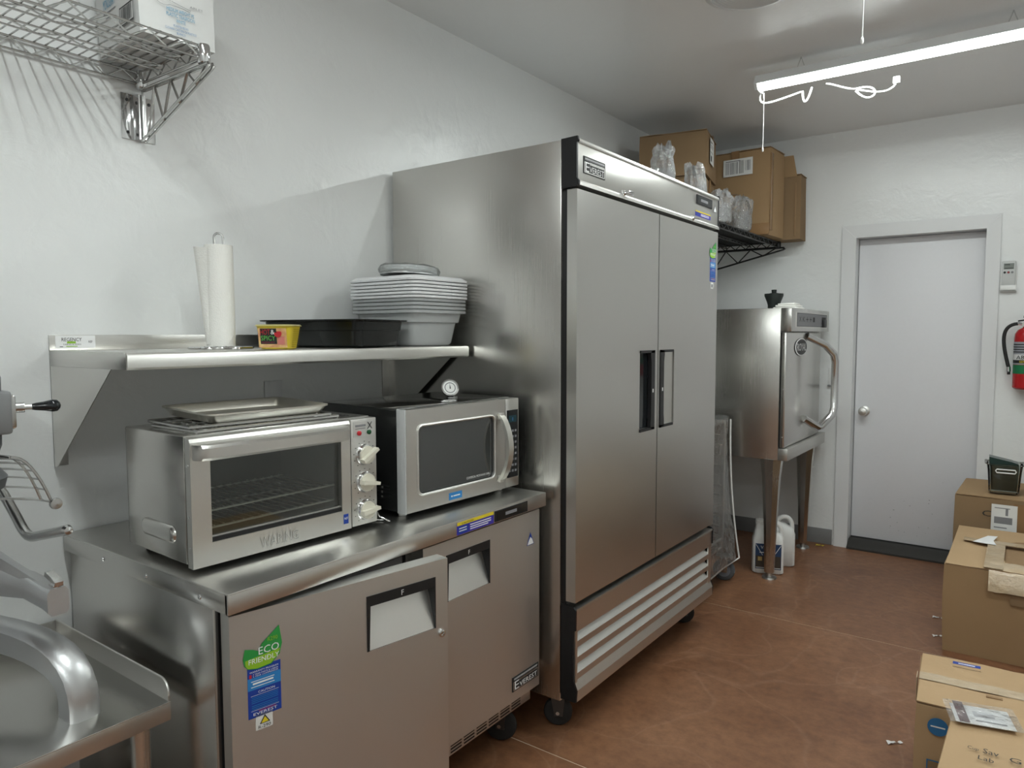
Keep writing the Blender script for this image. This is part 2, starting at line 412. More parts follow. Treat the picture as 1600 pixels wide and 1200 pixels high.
d1['label'] = 'flush white door with satin round knob and dark threshold'
LY = BY+.088
B().box((DX0+.022, LY, .062), (DX1-.022, LY+.04, DH-.022), door_m, .002).build('door_leaf', d1, True)
kn = B(); kx, kz = -.905, .905
kn.lathe([(.0, 0), (.033, 0), (.033, -.006), (.028, -.010), (.012, -.012), (.012, -.034), (.024, -.042), (.029, -.054), (.024, -.066), (.012, -.070), (0, -.071)], (kx, LY, kz), s_bright, 'y', 24, False)
kn.build('door_knob', d1, True)
th = B(); th.prism([(BY-.035, 0), (BY+.13, 0), (BY+.13, .055), (BY+.03, .055), (BY-.035, .012)], 'x', DX0+.019, DX1-.019, pmat('dark_threshold', (.035, .033, .03), .5))
th.build('threshold', d1, True)
mk = B()
for i in range(26):
    mx_, mz_ = random.uniform(-.75, -.35), .10+abs(random.gauss(0, .14)); s_ = random.uniform(.002, .006)
    mk.rect((mx_, LY, mz_), (1, 0, 0), (0, 0, 1), 0, 0, s_*random.uniform(.6, 2), s_, pmat('scuff_grey', (.42, .42, .43), .6))
mk.build('scuff_marks', d1, True)

# ------------------------------------------------------------------ shop lights
def pull_cord(p, length, par):
    b = B(); b.tube([p, (p[0]+.001, p[1], p[2]-length*.5), (p[0], p[1], p[2]-length)], .0018, white, 6)
    b.lathe([(.0015, .012), (.004, .008), (.005, 0), (.003, -.008), (0, -.01)], (p[0], p[1], p[2]-length), white, 'z', 10, False)
    return b.build('pull_cord', par, True)
def shop_light(x0, y0, label, cord=True, cable=False, cl=.27, power=1.0):
    L_ = 1.22
    t = thing('shop_light', label, 'light', (x0+L_/2, y0, 2.60), 0, 'white LED shop lights hung below the ceiling')
    b = B()
    b.prism([(y0-.060, 2.612), (y0-.040, 2.655), (y0+.040, 2.655), (y0+.060, 2.612), (y0+.057, 2.612), (y0+.036, 2.640), (y0-.036, 2.640), (y0-.057, 2.612)], 'x', x0, x0+L_, lamp_house)
    b.build('housing', t, True)
    b = B(); b.cyl((x0+.012, y0, 2.603), (x0+L_-.012, y0, 2.603), .013, lamp_m, 14); b.build('tube', t, True)
    for xe in (x0, x0+L_-.012):
        b = B(); b.prism([(y0-.058, 2.613), (y0-.038, 2.588), (y0+.038, 2.588), (y0+.058, 2.613), (y0+.040, 2.653), (y0-.040, 2.653)], 'x', xe-.002, xe+.012, lamp_house); b.build('end_cap', t, True)
    la = bpy.data.lights.new('tube_light', 'AREA'); la.shape = 'RECTANGLE'; la.size = L_-.03; la.size_y = .022; la.energy = STRIP_POWER*power; la.color = (.93, 1.0, .98)
    lo = bpy.data.objects.new('tube_light', la); C.objects.link(lo); lo.parent = t; lo.location = (0, 0, -.0115)
    for xe in (x0+.20, x0+L_-.20):
        b = B(); b.tube([(xe-.02, y0, 2.655), (xe, y0, CZ-.004)], .002, chrome, 6); b.tube([(xe+.02, y0, 2.655), (xe, y0, CZ-.004)], .002, chrome, 6); b.build('hanger', t, True)
    if cord: pull_cord((x0+.03, y0, 2.578), cl, t)
    if cable:
        z = 2.575
        b = B()
        pts = bez((x0+.0, y0+.05, 2.60), (x0-.03, y0+.08, 2.535), (x0+.02, y0+.09, 2.55), (x0+.18, y0+.08, z), 10)
        pts += bez((x0+.19, y0+.08, z), (x0+.19, y0+.09, 2.51), (x0+.21, y0+.085, 2.51), (x0+.235, y0+.07, z+.01), 10)
        b.tube(pts, .0045, white, 8)
        c0 = (x0+.42, y0+.09, 2.545)
        pts = bez((x0+.30, y0+.06, 2.585), (x0+.34, y0+.08, 2.58), (x0+.37, y0+.09, 2.555), c0, 8)
        pts += bez((x0+.425, y0+.09, 2.545), (x0+.56, y0+.09, 2.56), (x0+.50, y0+.09, 2.43), (x0+.425, y0+.09, 2.535), 14)
        pts += bez((x0+.43, y0+.09, 2.54), (x0+.50, y0+.09, 2.515), (x0+.56, y0+.09, 2.49), (x0+.59, y0+.09, 2.535), 10)
        b.tube(pts, .004, white, 8)
        b.box((x0+.578, y0+.082, 2.535), (x0+.606, y0+.098, 2.565), white, .003)
        b.build('power_cable', t, True)
    return t
shop_light(-1.15, 3.60, 'glowing white shop light with looped cable hung near the door', cable=True, power=1.35)
shop_light(-.47, 2.30, 'white shop light above the frame whose pull cord hangs at the top edge', cl=.33)
shop_light(-1.45, .60, 'white shop light above the frame lighting the left wall and wire shelf', cord=False, power=1.1)
shop_light(-.35, -.95, 'white shop light hung behind the camera position', cord=False, power=1.5)

# ceiling grille at the top edge of the frame
vt = thing('ceiling_vent', 'round perforated white ceiling grille at the top edge of the frame', 'vent', (-.93, 2.80, CZ))
b = B(); c_ = (-.93, 2.80, CZ)
b.lathe([(.165, 0), (.17, -.006), (.150, -.012), (.148, -.004)], c_, trim_m, 'z', 40, False); b.build('rim', vt, True)
b = B()
for k in range(9): b.lathe([(.145-.015*k, -.010), (.138-.015*k, -.006)], c_, pmat('vent_grey', (.66, .67, .67), .5), 'z', 36, False)
b.build('louvres', vt, True)

# ------------------------------------------------------------------ casters
def caster(par, p, r=.055, dark=True, yaw=0.):
    x, y, z = p; ck = pmat('caster_dark_steel', (.10, .10, .10), .3, .9) if dark else chrome_dull; ca = B(); M = Matrix.Translation((x, y, 0)) @ Matrix.Rotation(yaw, 4, 'Z')
    ca.box((-.045, -.035, z-.006), (.045, .035, z), s_dull, .002)
    ca.lathe([(.022, 0), (.026, -.012), (.018, -.022)], (0, 0, z-.006), chrome_dull, 'z', 16)
    for sgn in (-1, 1):
        ca.prism([(-.026, z-.02), (.026, z-.02), (.018, r-.012), (-.012+.0, r-.012)], 'y', sgn*.019-.0015, sgn*.019+.0015, ck)
    ca.tube([(0, -.024, r), (0, .024, r)], .007, chrome_dull, 10)
    o = ca.xf(M).build('caster', par, True)
    w = B(); w.lathe([(.012, -.014), (r-.012, -.014), (r-.003, -.010), (r, -.004), (r, .004), (r-.003, .010), (r-.012, .014), (.012, .014)], (0, 0, r), black_soft if dark else pmat('grey_tyre', (.10, .11, .12), .6), 'y', 28)
    if not dark: w.lathe([(.010, -.0145), (r*.62, -.0150)], (0, 0, r), pmat('grey_hub', (.22, .24, .27), .5), 'y', 24, False)
    w.xf(M)
    bmesh.ops.translate(w.bm, vec=-Vector(par.location), verts=list(w.bm.verts))
    w.build('wheel', o)
    return o

# ------------------------------------------------------------------ tall refrigerator
F = thing('reach_in_refrigerator', 'tall two-door stainless steel refrigerator on casters against the left wall', 'refrigerator', (-1.66, 2.69, 0))
FX, FY0, FY1 = -1.235, 2.045, 3.330
B().box((-2.085, FY0, .135), (-1.295, FY1, 2.052), sv, .002).build('cabinet', F, True)
B().box((-1.295, FY0+.012, .150), (-1.277, FY1-.012, 1.92), black).build('door_gasket', F, True)
hb = B()
hb.box((-1.29, FY0+.008, 1.905), (FX, FY1-.008, 2.040), sy, .001)
hb.prism([(-1.29, 2.040), (FX+.004, 2.036), (FX+.006, 2.040), (FX+.002, 2.050), (-1.29, 2.051)], 'y', FY0+.006, FY1-.006, s_bright)
hb.prism([(FX-.001, 1.919), (FX+.007, 1.910), (FX+.007, 1.900), (-1.285, 1.898), (-1.285, 1.919)], 'y', FY0+.006, FY1-.006, s_bright)
hb.build('header_panel', F, True)
for ya, yb in ((FY0-.003, FY0+.006), (FY1-.006, FY1+.003)):
    b = B(); b.prism([(-1.294, 1.892), (FX+.003, 1.895), (FX+.009, 1.903), (FX+.009, 1.913), (FX+.001, 1.922), (FX+.001, 2.036), (FX+.007, 2.042), (FX+.003, 2.056), (-1.294, 2.054)], 'y', ya, yb, black); b.build('end_cap', F, True)
# header badge, display, locks, stickers
X_, Z_ = (0, 1, 0), (0, 0, 1)
def badge(b, O, w, h):
    O = Vector(O)
    b.plate(O, X_, Z_, w, h, ink, [('r', .03, .06, .94, .62, s_bright), ('r', .05, .10, .90, .54, ink), ('t', 'E', .07, .12, .16, .56, white_print), ('t', 'VEREST', .25, .14, .68, .34, white_print),
        ('r', .27, .58, .66, .13, s_bright), ('t', 'REFRIGERATION', .28, .60, .64, .09, ink), ('r', .05, .78, .90, .16, ink_grey), ('r', .05, .86, .90, .02, white_print)], .0025)
    return b
badge(B(), (FX, 2.085, 1.944), .145, .056).build('brand_badge', F, True)
b = B(); b.plate((FX, 3.058, 1.985), X_, Z_, .184, .040, black, [('r', .05, .12, .90, .76, black_gloss), ('r', .25, .35, .45, .3, ink_grey)], .003); b.build('temperature_display', F, True)
b = B(); b.plate((FX, 3.047, 1.932), X_, Z_, .18, .024, s_violet, [('r', 0, .75, 1, .25, s_yellow), ('r', .05, .2, .22, .4, s_blue), ('r', .35, .45, .55, .10, white_print), ('r', .35, .22, .55, .10, white_print)], .0006); b.build('warning_strip', F, True)
b = B(); b.poly([(FX+.001, 3.262, 1.975), (FX+.001, 3.302, 1.975), (FX+.001, 3.282, 2.015)], ink_grey); b.poly([(FX+.0014, 3.268, 1.978), (FX+.0014, 3.297, 1.978), (FX+.0014, 3.282, 2.003)], white_print); b.build('warning_triangle', F, True)
for yy, zz in ((2.365, 1.921), (3.008, 1.913)):
    b = B(); b.lathe([(.010, 0), (.010, .008), (.007, .012), (.0, .012)], (FX, yy, zz), chrome, 'x', 16, False); b.tube([(FX+.012, yy, zz), (FX+.03, yy+.012, zz-.004)], .003, chrome, 6)
    if yy < 2.5: b.box((FX+.022, yy+.005, zz-.006), (FX+.024, yy+.045, zz+.008), chrome, .001)
    b.build('door_lock', F, True)
def fridge_door(y0, y1, hy0, hy1, split_side):
    b = B(); dep = (.008, .05, .05, .008) if split_side > 0 else (.05, .008, .008, .05)
    b.pocket_panel(FX, -1.273, y0, y1, .497, 1.888, (hy0, hy1, 1.040, 1.345), dep, sd, sd, sd)
    d = b.build('door', F, True, angle=25)
    h = B(); e = .004
    yi = hy1 if split_side > 0 else hy0
    sg = -1 if split_side > 0 else 1
    # C-shaped black grip
    h.prism([(yi, 1.030), (yi+sg*.036, 1.030+.006), (yi+sg*.036, 1.062), (yi+sg*.032, 1.085), (yi+sg*.032, 1.300), (yi+sg*.038, 1.328), (yi+sg*.036, 1.344), (yi, 1.348)][::(1 if sg > 0 else -1)], 'x', FX-.012, FX+e, black)
    for zz in (1.030, 1.338): h.prism([(yi, zz), (yi+sg*.128, zz), (yi+sg*.128, zz+.010), (yi, zz+.010)][::(1 if sg > 0 else -1)], 'x', FX-.004, FX+e, black)
    if split_side > 0: h.prism([(hy0+.03, 1.041), (hy1-.03, 1.041), (hy1-.03, 1.344), (hy0+.03, 1.344)], 'x', FX-.016, FX-.014, black_gloss)  # black sheet in the left pocket stands in for dark reflections
    h.box((FX+e, yi+sg*.018-.004, 1.180), (FX+e+.001, yi+sg*.018+.004, 1.194), white_print)
    h.xf(Matrix.Translation(-Vector(F.location))); h.build('handle', d)
    return d
fridge_door(2.047, 2.678, 2.519, 2.648, 1)
fridge_door(2.684, 3.328, 2.702, 2.842, -1)
def eco_sticker(b, O, w, h):
    """leaf-topped blue service sticker; O = lower-left corner of the blue part"""
    O = Vector(O); Y, Z = Vector((0, 1, 0)), Vector((0, 0, 1)); N_ = Vector((1, 0, 0))
    b.plate(O, Y, Z, w, h, s_blue, [('r', 0, .56, 1, .24, s_lblue), ('t', 'WARRANTY PROGRAM', .06, .90, .86, .035, white_print), ('t', '3 YEAR PARTS & LABOR', .16, .85, .76, .03, white_print), ('t', '5 YEAR COMPRESSOR', .16, .81, .76, .028, white_print),
        ('r', .05, .80, .07, .075, s_red), ('r', .15, .66, .62, .035, white_print), ('r', .10, .72, .70, .014, white_print), ('r', .10, .61, .70, .014, white_print), ('t', 'CAUTION', .30, .475, .50, .045, white_print),
        ('r', .08, .44, .84, .006, white_print), ('r', .10, .40, .80, .012, s_lblue), ('r', .10, .365, .80, .012, s_lblue), ('r', .10, .33, .80, .012, s_lblue), ('r', .10, .295, .80, .012, s_lblue), ('r', .10, .24, .80, .012, s_lblue), ('r', .10, .205, .80, .012, s_lblue), ('r', .10, .17, .80, .012, s_lblue),
        ('r', .08, .145, .84, .006, white_print), ('t', 'EVEREST', .14, .05, .72, .055, white_print), ('r', .30, .115, .52, .01, s_red)], .0006)
    z0 = h*.985
    def leaf(pts, m, e): b.poly([O+Y*(p[0]*w)+Z*(z0+p[1]*w*.84)+N_*e for p in pts], m)
    big = [(.02, .02), (.30, -.06), (.72, -.02), (.98, .25), (1.06, .62), (.98, 1.28), (.70, 1.02), (.45, .80), (.34, .56), (.18, .66), (-.06, .74), (-.12, .40), (-.08, .16)]
    leaf(big, s_green, .0012)
    leaf([(.02, .04), (.30, -.03), (.70, .01), (.93, .25), (1.0, .45), (.55, .40), (.10, .36), (-.06, .34), (-.05, .16)], s_lime, .0015)
    b.text('ECO', O+Y*(w*.34)+Z*(z0+w*.36), Y, Z, w*.62, w*.22, white_print, .002); b.text('FRIENDLY', O+Y*(w*.04)+Z*(z0+w*.14), Y, Z, w*.92, w*.15, white_print, .002)
    b.text('R290', O+Y*(w*.62)+Z*(z0+w*.68), Y, Z, w*.30, w*.12, s_lime, .002)
    return b
eco_sticker(B(), (FX, 3.232, 1.655), .070, .112).build('eco_sticker', F, True)
b = B(); b.plate((FX, 3.245, 1.622), X_, Z_, .032, .030, paper, [('r', .2, .2, .6, .5, ink_grey)], .0006); b.build('small_label', F, True)
# louvred base
gr = B(); GX = FX; gx1 = 3.315
gr.prism([(GX-.05, .478), (GX+.003, .474), (GX+.004, .466), (GX, .462), (GX, .394), (GX-.004, .394), (GX-.004, .466), (GX-.05, .466)], 'y', FY0+.004, gx1, sy)
gr.box((GX-.006, FY0+.004, .215), (GX, FY0+.017, .396), sy); gr.box((GX-.006, gx1-.040, .215), (GX, gx1-.006, .396), sy)
gr.prism([(GX-.03, .224), (GX-.006, .222), (GX+.008, .190), (GX+.008, .152), (GX-.012, .150), (GX-.012, .170), (GX+.002, .172), (GX+.002, .188), (GX-.010, .214), (GX-.03, .214)], 'y', FY0+.004, gx1, sy)
gr.prism([(GX-.0055, .2225), (GX+.0085, .1905), (GX+.0090, .1912), (GX-.0050, .2232)], 'y', FY0+.005, gx1-.001, s_bright)  # paler strip along the lip paints in the lamp's glint
g = gr.build('louvred_base', F, True)
for k in range(3):
    zt = .389-.0567*k
    b = B(); b.prism([(GX-.030, zt), (GX-.028, zt+.003), (GX-.001, zt-.030), (GX-.004, zt-.031)], 'y', FY0+.017, gx1-.040, s_bright)  # slanted face paler than the fascia, imitating lamplight caught on it
    b.prism([(GX-.001, zt-.030), (GX-.001, zt-.052), (GX-.004, zt-.052), (GX-.004, zt-.031)], 'y', FY0+.017, gx1-.040, sy)
    b.xf(Matrix.Translation(-Vector(F.location))); b.build('louvre_slat', g)
B().box((-1.290, FY0+.004, .160), (-1.272, gx1, .470), black_soft).build('base_backing', F, True)
for ya, yb in ((FY0-.003, FY0+.004), (gx1, gx1+.007)):
    b = B(); b.prism([(-1.290, .148), (GX+.006, .150), (GX+.010, .190), (GX-.004, .224), (GX-.006, .40), (GX+.004, .402), (GX+.005, .472), (GX-.004, .482), (-1.290, .486)], 'y', ya, yb, black); b.build('base_end_cap', F, True)
for p in ((-1.35, 2.12, .135), (-1.35, 3.26, .135), (-2.02, 2.12, .135), (-2.02, 3.26, .135)): caster(F, p, .052, True, .5)

# ------------------------------------------------------------------ worktop freezer
U = thing('worktop_freezer', 'low two-door stainless worktop freezer with its left door ajar', 'freezer', (-1.72, 1.41, 0))
TX, TY0, TY1, TZ = -1.324, .815, 2.0, .8775
wt = B(); wt.box((-2.100, TY0, TZ-.005), (TX, TY1, TZ), sy, .002)
wt.box((TX-.012, TY0, TZ-.046), (TX, TY1, TZ-.002), sy, .002); wt.box((-2.100, TY0, TZ-.046), (TX-.002, TY0+.012, TZ-.002), sx, .002); wt.box((-2.100, TY1-.012, TZ-.046), (TX-.002, TY1, TZ-.002), sx, .002)
wt.build('worktop', U, True)
for xx in (-1.875, -1.66, -1.43):
    B().lathe([(.006, 0), (.005, -.002), (0, -.0025)], (xx, TY0, TZ-.028), chrome, 'y', 12, False).build('screw', U, True)
B().box((-2.095, .828, .168), (-1.403, 1.990, .871), sx, .002).build('body', U, True)
bx_ = B(); bx_.box((-1.403, .834, .205), (-1.395, 1.986, .830), black); bx_.build('door_gasket', U, True)
cav = B(); cav.box((-1.396, .86, .24), (-1.393, 1.385, .80), pmat('freezer_liner', (.25, .25, .25), .5)); cav.box((-1.396, 1.395, .21), (-1.390, 1.425, .828), sv); cav.build('door_opening', U, True)
DF, DB = -1.345, -1.390
def frz_door(y0, y1, hy0, hy1, M, first):
    b = B(); b.pocket_panel(DF, DB, y0, y1, .205, .820, (hy0, hy1, .641, .777), (.002, .002, .045, .045), sf, s_bright, black)
    bmesh.ops.transform(b.bm, matrix=M, verts=list(b.bm.verts)); d = b.build('door', U, True, angle=25)
    h = B(); hy = (hy0, hy1)
    h.prism([(hy0, .641), (hy0+.006, .641), (hy0+.010, .752), (hy1-.004, .752), (hy1-.002, .641), (hy1, .641), (hy1, .778), (hy0, .778)], 'x', DF-.004, DF+.002, black)
    h.text('F', (DF+.002, (hy0+hy1)/2-.004, .758), X_, Z_, .007, .013, white_print)
    h.xf(M); h.xf(Matrix.Translation(-Vector(U.location))); h.build('handle', d)
    return d
I4 = Matrix.Identity(4)
HP = Vector((-1.362, .832, 0))
MO = Matrix.Translation(HP) @ Matrix.Rotation(math.radians(-10.3), 4, 'Z') @ Matrix.Translation(-HP)
frz_door(1.418, 1.990, 1.513, 1.716, I4, False)
frz_door(.832, 1.414, 1.165, 1.373, MO, True)
b = B(); b.lathe([(.010, 0), (.010, .005), (.006, .006), (.005, .003), (0, .003)], (DF, 1.392, .622), chrome, 'x', 16, False); b.xf(MO); b.build('door_lock', U, True)
b = eco_sticker(B(), (DF, .868, .583), .075, .112)
b.plate((DF, .884, .553), X_, Z_, .038, .034, paper, [], .0006)
b.poly([(DF+.0012, .892, .565), (DF+.0012, .916, .565), (DF+.0012, .904, .584)], ink); b.poly([(DF+.0016, .8955, .5668), (DF+.0016, .9125, .5668), (DF+.0016, .904, .5795)], s_yellow)
b.text('R-290', (DF+.001, .889, .5555), X_, Z_, .028, .007, ink, .0006)
b.xf(MO).build('eco_sticker', U, True)
badge(B(), (DF, 1.832, .240), .150, .048).build('brand_badge', U, True)
b = B(); b.poly([(DF+.0006, 1.915, .708), (DF+.0006, 1.958, .708), (DF+.0006, 1.936, .752)], s_blue); b.poly([(DF+.001, 1.918, .710), (DF+.001, 1.955, .710), (DF+.001, 1.946, .727), (DF+.001, 1.936, .735), (DF+.001, 1.927, .725)], white_print); b.build('warning_triangle', U, True)
kp = B(); kp.box((-1.385, .835, .163), (-1.358, 1.955, .203), sy, .002); kp.build('kick_plate', U, True)
vs_ = B()
for k in range(17):
    for j in range(3):
        vs_.box((-1.3585, .87+k*.061, .170+j*.010), (-1.3573, .92+k*.061, .175+j*.010), black)
vs_.build('vent_slots', U, True)
b = B(); b.plate((TX, 1.537, TZ-.043), X_, Z_, .172, .037, s_violet, [('r', 0, .72, 1, .28, s_yellow), ('r', .03, .08, .26, .55, s_blue), ('r', .34, .50, .58, .08, white_print), ('r', .34, .32, .58, .08, white_print), ('r', .34, .15, .5, .08, white_print), ('r', .05, .45, .2, .07, white_print), ('r', .05, .25, .2, .07, white_print), ('t', 'CAUTION', .12, .78, .3, .14, ink)], .0006); b.build('warning_strip', U, True)
b = B(); b.plate((TX, 1.716, TZ-.042), X_, Z_, .172, .034, black, [('r', .03, .1, .94, .8, black_gloss), ('r', .30, .35, .35, .3, ink_grey)], .002); b.build('temperature_display', U, True)
for p in ((-1.46, .90, .168), (-1.46, 1.92, .168), (-2.02, .90, .168), (-2.02, 1.92, .168)): caster(U, p, .058, True, .4)

# ------------------------------------------------------------------ equipment stand with mixer
E_ = thing('equipment_stand', 'low stainless equipment stand with upturned side edges under the mixer', 'stand', (-1.80, .48, 0))
SZ = .605; sx0, sx1, sy0, sy1 = -2.092, -1.512, .16, .787
b = B(); b.box((sx0, sy0, SZ-.004), (sx1, sy1, SZ), sx, .0015); b.box((sx1-.012, sy0, SZ-.042), (sx1, sy1, SZ-.001), sy, .002); b.box((sx0, sy1-.012, SZ-.042), (sx1-.002, sy1, SZ-.001), sx, .002); b.build('top', E_, True)
for ya in (sy1-.004, sy0):
    b = B(); prof = [(sx0, SZ), (sx1-.004, SZ), (sx1-.004, SZ+.012)] + [(sx1-.034+.030*math.cos(a), SZ+.016+.030*math.sin(a)) for a in (0, .4, .8, 1.2, 1.57)] + [(sx0, SZ+.046)]
    b.prism(prof, 'y', ya, ya+.004, s_dull); b.tube([(p[0], ya+.002, p[1]) for p in prof[2:]], .0025, s_bright, 6); b.build('side_upturn', E_, True)
B().box((sx0, sy0+.004, SZ), (sx0+.004, sy1-.004, SZ+.046), s_dull, .001).build('rear_upturn', E_, True)
for lx in (sx0+.04, sx1-.06):
    for ly in (sy0+.04, sy1-.04):
        b = B(); b.cyl((lx, ly, .03), (lx, ly, SZ-.004), .02, sv, 18); b.lathe([(.014, .03), (.016, .012), (.020, 0)], (lx, ly, 0), black, 'z', 14); b.build('leg', E_, True)
B().box((sx0+.02, sy0+.02, .22), (sx1-.04, sy1-.02, .235), s_dull, .003).build('under_shelf', E_, True)

MX = thing('planetary_mixer', 'grey planetary mixer with wire bowl guard and black lever knob at the left edge', 'mixer', (-1.80, .44, SZ))
gm = pmat('mixer_dark_grey', (.10, .105, .11), .4); 
mcx, mcy = -1.60, .435
def rrect(cx, cy, hx, hy, z, n=5, r=.35):
    out = []; rr = min(hx, hy)*r
    for qx, qy, a0 in ((1, 1, 0), (-1, 1, PI/2), (-1, -1, PI), (1, -1, 1.5*PI)):
        for i in range(n+1):
            a = a0+PI/2*i/n; out.append(Vector((cx+qx*(hx-rr)+rr*math.cos(a), cy+qy*(hy-rr)+rr*math.sin(a), z)))
    return out
b = B(); b.loft([rrect(-1.945, mcy, .10, .10, SZ), rrect(-1.945, mcy, .085, .085, SZ+.10), rrect(-1.95, mcy, .075, .075, SZ+.55)], alu); b.build('column', MX, True)
b = B(); b.loft([rrect(-1.80, mcy, .21, .080, 1.16, r=.5), rrect(-1.80, mcy, .23, .090, 1.20, r=.5), rrect(-1.80, mcy, .23, .094, 1.33, r=.5), rrect(-1.81, mcy, .20, .08, 1.40, r=.5)], gm); b.build('head', MX, True)
b = B(); b.lathe([(.075, 0), (.09, -.02), (.085, -.04), (.05, -.05)], (mcx, mcy, 1.165), gm, 'z', 28); b.build('planetary_hub', MX, True)
# arched feet
for sgn in (1, -1):
    b = B(); secs = []
    for t in range(13):
        k = t/12
        # centre line rises from the floor at the front, arches over and runs back to the column
        p = bez((-1.615, mcy+sgn*.208, SZ), (-1.585, mcy+sgn*.205, SZ+.14), (-1.70, mcy+sgn*.180, SZ+.155), (-1.96, mcy+sgn*.075, SZ+.16), 12)[t]
        q = bez((-1.615, mcy+sgn*.208, SZ), (-1.585, mcy+sgn*.205, SZ+.14), (-1.70, mcy+sgn*.180, SZ+.155), (-1.96, mcy+sgn*.075, SZ+.16), 12)
        tg = (q[min(t+1, 12)]-q[max(t-1, 0)]).normalized() if 0 < t else Vector((0, 0, 1))
        side = Vector((0, 1, 0)); side = (side-tg*side.dot(tg)).normalized(); nn = tg.cross(side)
        hw, ht = .030, .036-.006*k
        ring = []
        for (sx_, sy_) in ((1, .6), (.75, 1), (-.75, 1), (-1, .6), (-1, -.6), (-.75, -1), (.75, -1), (1, -.6)): ring.append(p+nn*(ht*sx_)+side*(hw*sy_))
        if t == 0:
            for v in ring: v.z = SZ
        secs.append(ring)
    b.loft(secs, alu); b.build('foot', MX, True, angle=50)
# bowl yoke: two prongs with gusset and clamp
b = B()
for sgn in (1, -1):
    pr = []
    for p, w_, h_ in ((( -1.93, mcy+sgn*.06, .885), .03, .05), ((-1.83, mcy+sgn*.12, .885), .022, .034), ((-1.72, mcy+sgn*.163, .878), .018, .026), ((-1.64, mcy+sgn*.172, .868), .02, .024), ((-1.60, mcy+sgn*.172, .866), .02, .028)):
        pr.append([Vector(p)+Vector((0, a*w_, c*h_)) for a, c in ((1, .7), (.7, 1), (-.7, 1), (-1, .7), (-1, -.7), (-.7, -1), (.7, -1), (1, -.7))])
    b.loft(pr, alu)
    b.loft([[Vector((-1.93, mcy+sgn*.075, z)) for z in (.90,)] + [Vector((-1.93, mcy+sgn*.095, .90)), Vector((-1.93, mcy+sgn*.095, 1.0)), Vector((-1.93, mcy+sgn*.075, 1.0))],
            [Vector((-1.66, mcy+sgn*.165, .885)), Vector((-1.66, mcy+sgn*.178, .885)), Vector((-1.66, mcy+sgn*.178, .892)), Vector((-1.66, mcy+sgn*.165, .892))]], alu)
b.build('bowl_yoke', MX, True, angle=50)
b = B(); cy_ = mcy+.172
b.cyl((-1.61, cy_, .892), (-1.61, cy_, .905), .009, chrome, 14); b.prism([(-1.645, .912), (-1.61, .905), (-1.595, .900), (-1.592, .908), (-1.612, .916), (-1.640, .922)], 'y', cy_-.008, cy_+.008, chrome)
b.box((-1.620, cy_-.010, .897), (-1.596, cy_+.010, .903), chrome, .002); b.build('bowl_clamp', MX, True)
# lift handle
b = B(); pts = [(-1.90, mcy+.10, 1.08), (-1.90, .60, 1.08)] + [Vector((-1.86, .605, 1.055))] + bez((-1.79, .605, 1.012), (-1.755, .605, .985), (-1.735, .605, .976), (-1.70, .605, .985), 6) + [Vector((-1.54, .605, 1.025))]
b.tube(pts, .0105, chrome_dull, 12); b.lathe([(.0, .012), (.008, .009), (.011, 0)], (-1.54, .605, 1.025), chrome_dull, 'x', 12, False); b.build('lift_handle', MX, True)
# gear lever
b = B(); b.box((-1.66, mcy+.060, 1.222), (-1.575, mcy+.100, 1.305), pmat('mixer_mid_grey', (.22, .225, .23), .4, .3), .006); b.box((-1.65, mcy+.098, 1.230), (-1.585, mcy+.110, 1.297), chrome_dull, .005); b.build('gear_box', MX, True)
lv0, lvd = Vector((-1.603, mcy+.106, 1.270)), Vector((.30, .954, .01))
b = B(); b.tube([lv0, lv0+lvd*.022], .010, chrome_dull, 14); b.tube([lv0+lvd*.022, lv0+lvd*.045], .0055, chrome_dull, 10); b.build('gear_lever', MX, True)
b = B(); kp_ = [lv0+lvd*q for q in (.034, .040, .055, .068, .076, .081, .0825)]
b.tube(kp_, [.006, .0075, .0095, .0125, .0115, .006, .001], black_gloss, 16); b.build('lever_knob', MX, True, angle=60)
# bowl guard
b = B()
def gp(t, a):
    r = .105+.070*t; return Vector((mcx-.012+r*math.cos(a), mcy+r*math.sin(a), 1.172-.102*t*t))
A0, A1 = 1.60, 4.3
for k in range(8):
    t = k/7; b.tube([gp(t, A0+i*(A1-A0)/26) for i in range(27)], .0022 if k not in (0, 7) else .003, chrome_dull, 6)
for a in (A0, A0+.22, 2.5, 3.1, 3.7, A1):
    b.tube([gp(t/8, a) for t in range(9)], .003, chrome_dull, 6)
b.build('bowl_guard', MX, True)
b = B(); e_ = gp(1, A0); b.lathe([(0, -.006), (.011, -.005), (.012, 0), (.011, .005), (0, .006)], e_+Vector((.008, .004, -.003)), chrome_dull, 'x', 18, False); b.build('guard_stop', MX, True)

# ------------------------------------------------------------------ countertop convection oven (local: x out of the front, y along the width)
O_ = thing('countertop_oven', 'stainless countertop convection oven with three cream knobs on the freezer top', 'oven', (-1.485, .834, TZ+.001), math.radians(-2.3))
OW = .527
ob = B(); ob.box((-.315, 0, .020), (-.028, .010, .308), sx, .002); ob.box((-.315, OW-.010, .020), (-.028, OW, .308), sx, .002); ob.box((-.315, 0, .020), (-.305, OW, .308), sx, .002)
ob.box((-.315, .001, .300), (-.028, OW-.001, .309), sx, .002); ob.box((-.315, .001, .020), (-.028, OW-.001, .030), sx, .002); ob.build('casing', O_)
cv = pmat('oven_cavity', (.10, .102, .098), .35, .5)
b = B(); b.box((-.295, .02, .045), (-.290, .42, .29), cv); b.box((-.295, .02, .04), (-.03, .025, .29), cv); b.box((-.295, .415, .04), (-.03, .42, .29), cv); b.box((-.295, .02, .04), (-.03, .42, .045), cv); b.box((-.295, .02, .285), (-.03, .42, .29), cv)
b.build('cavity', O_)
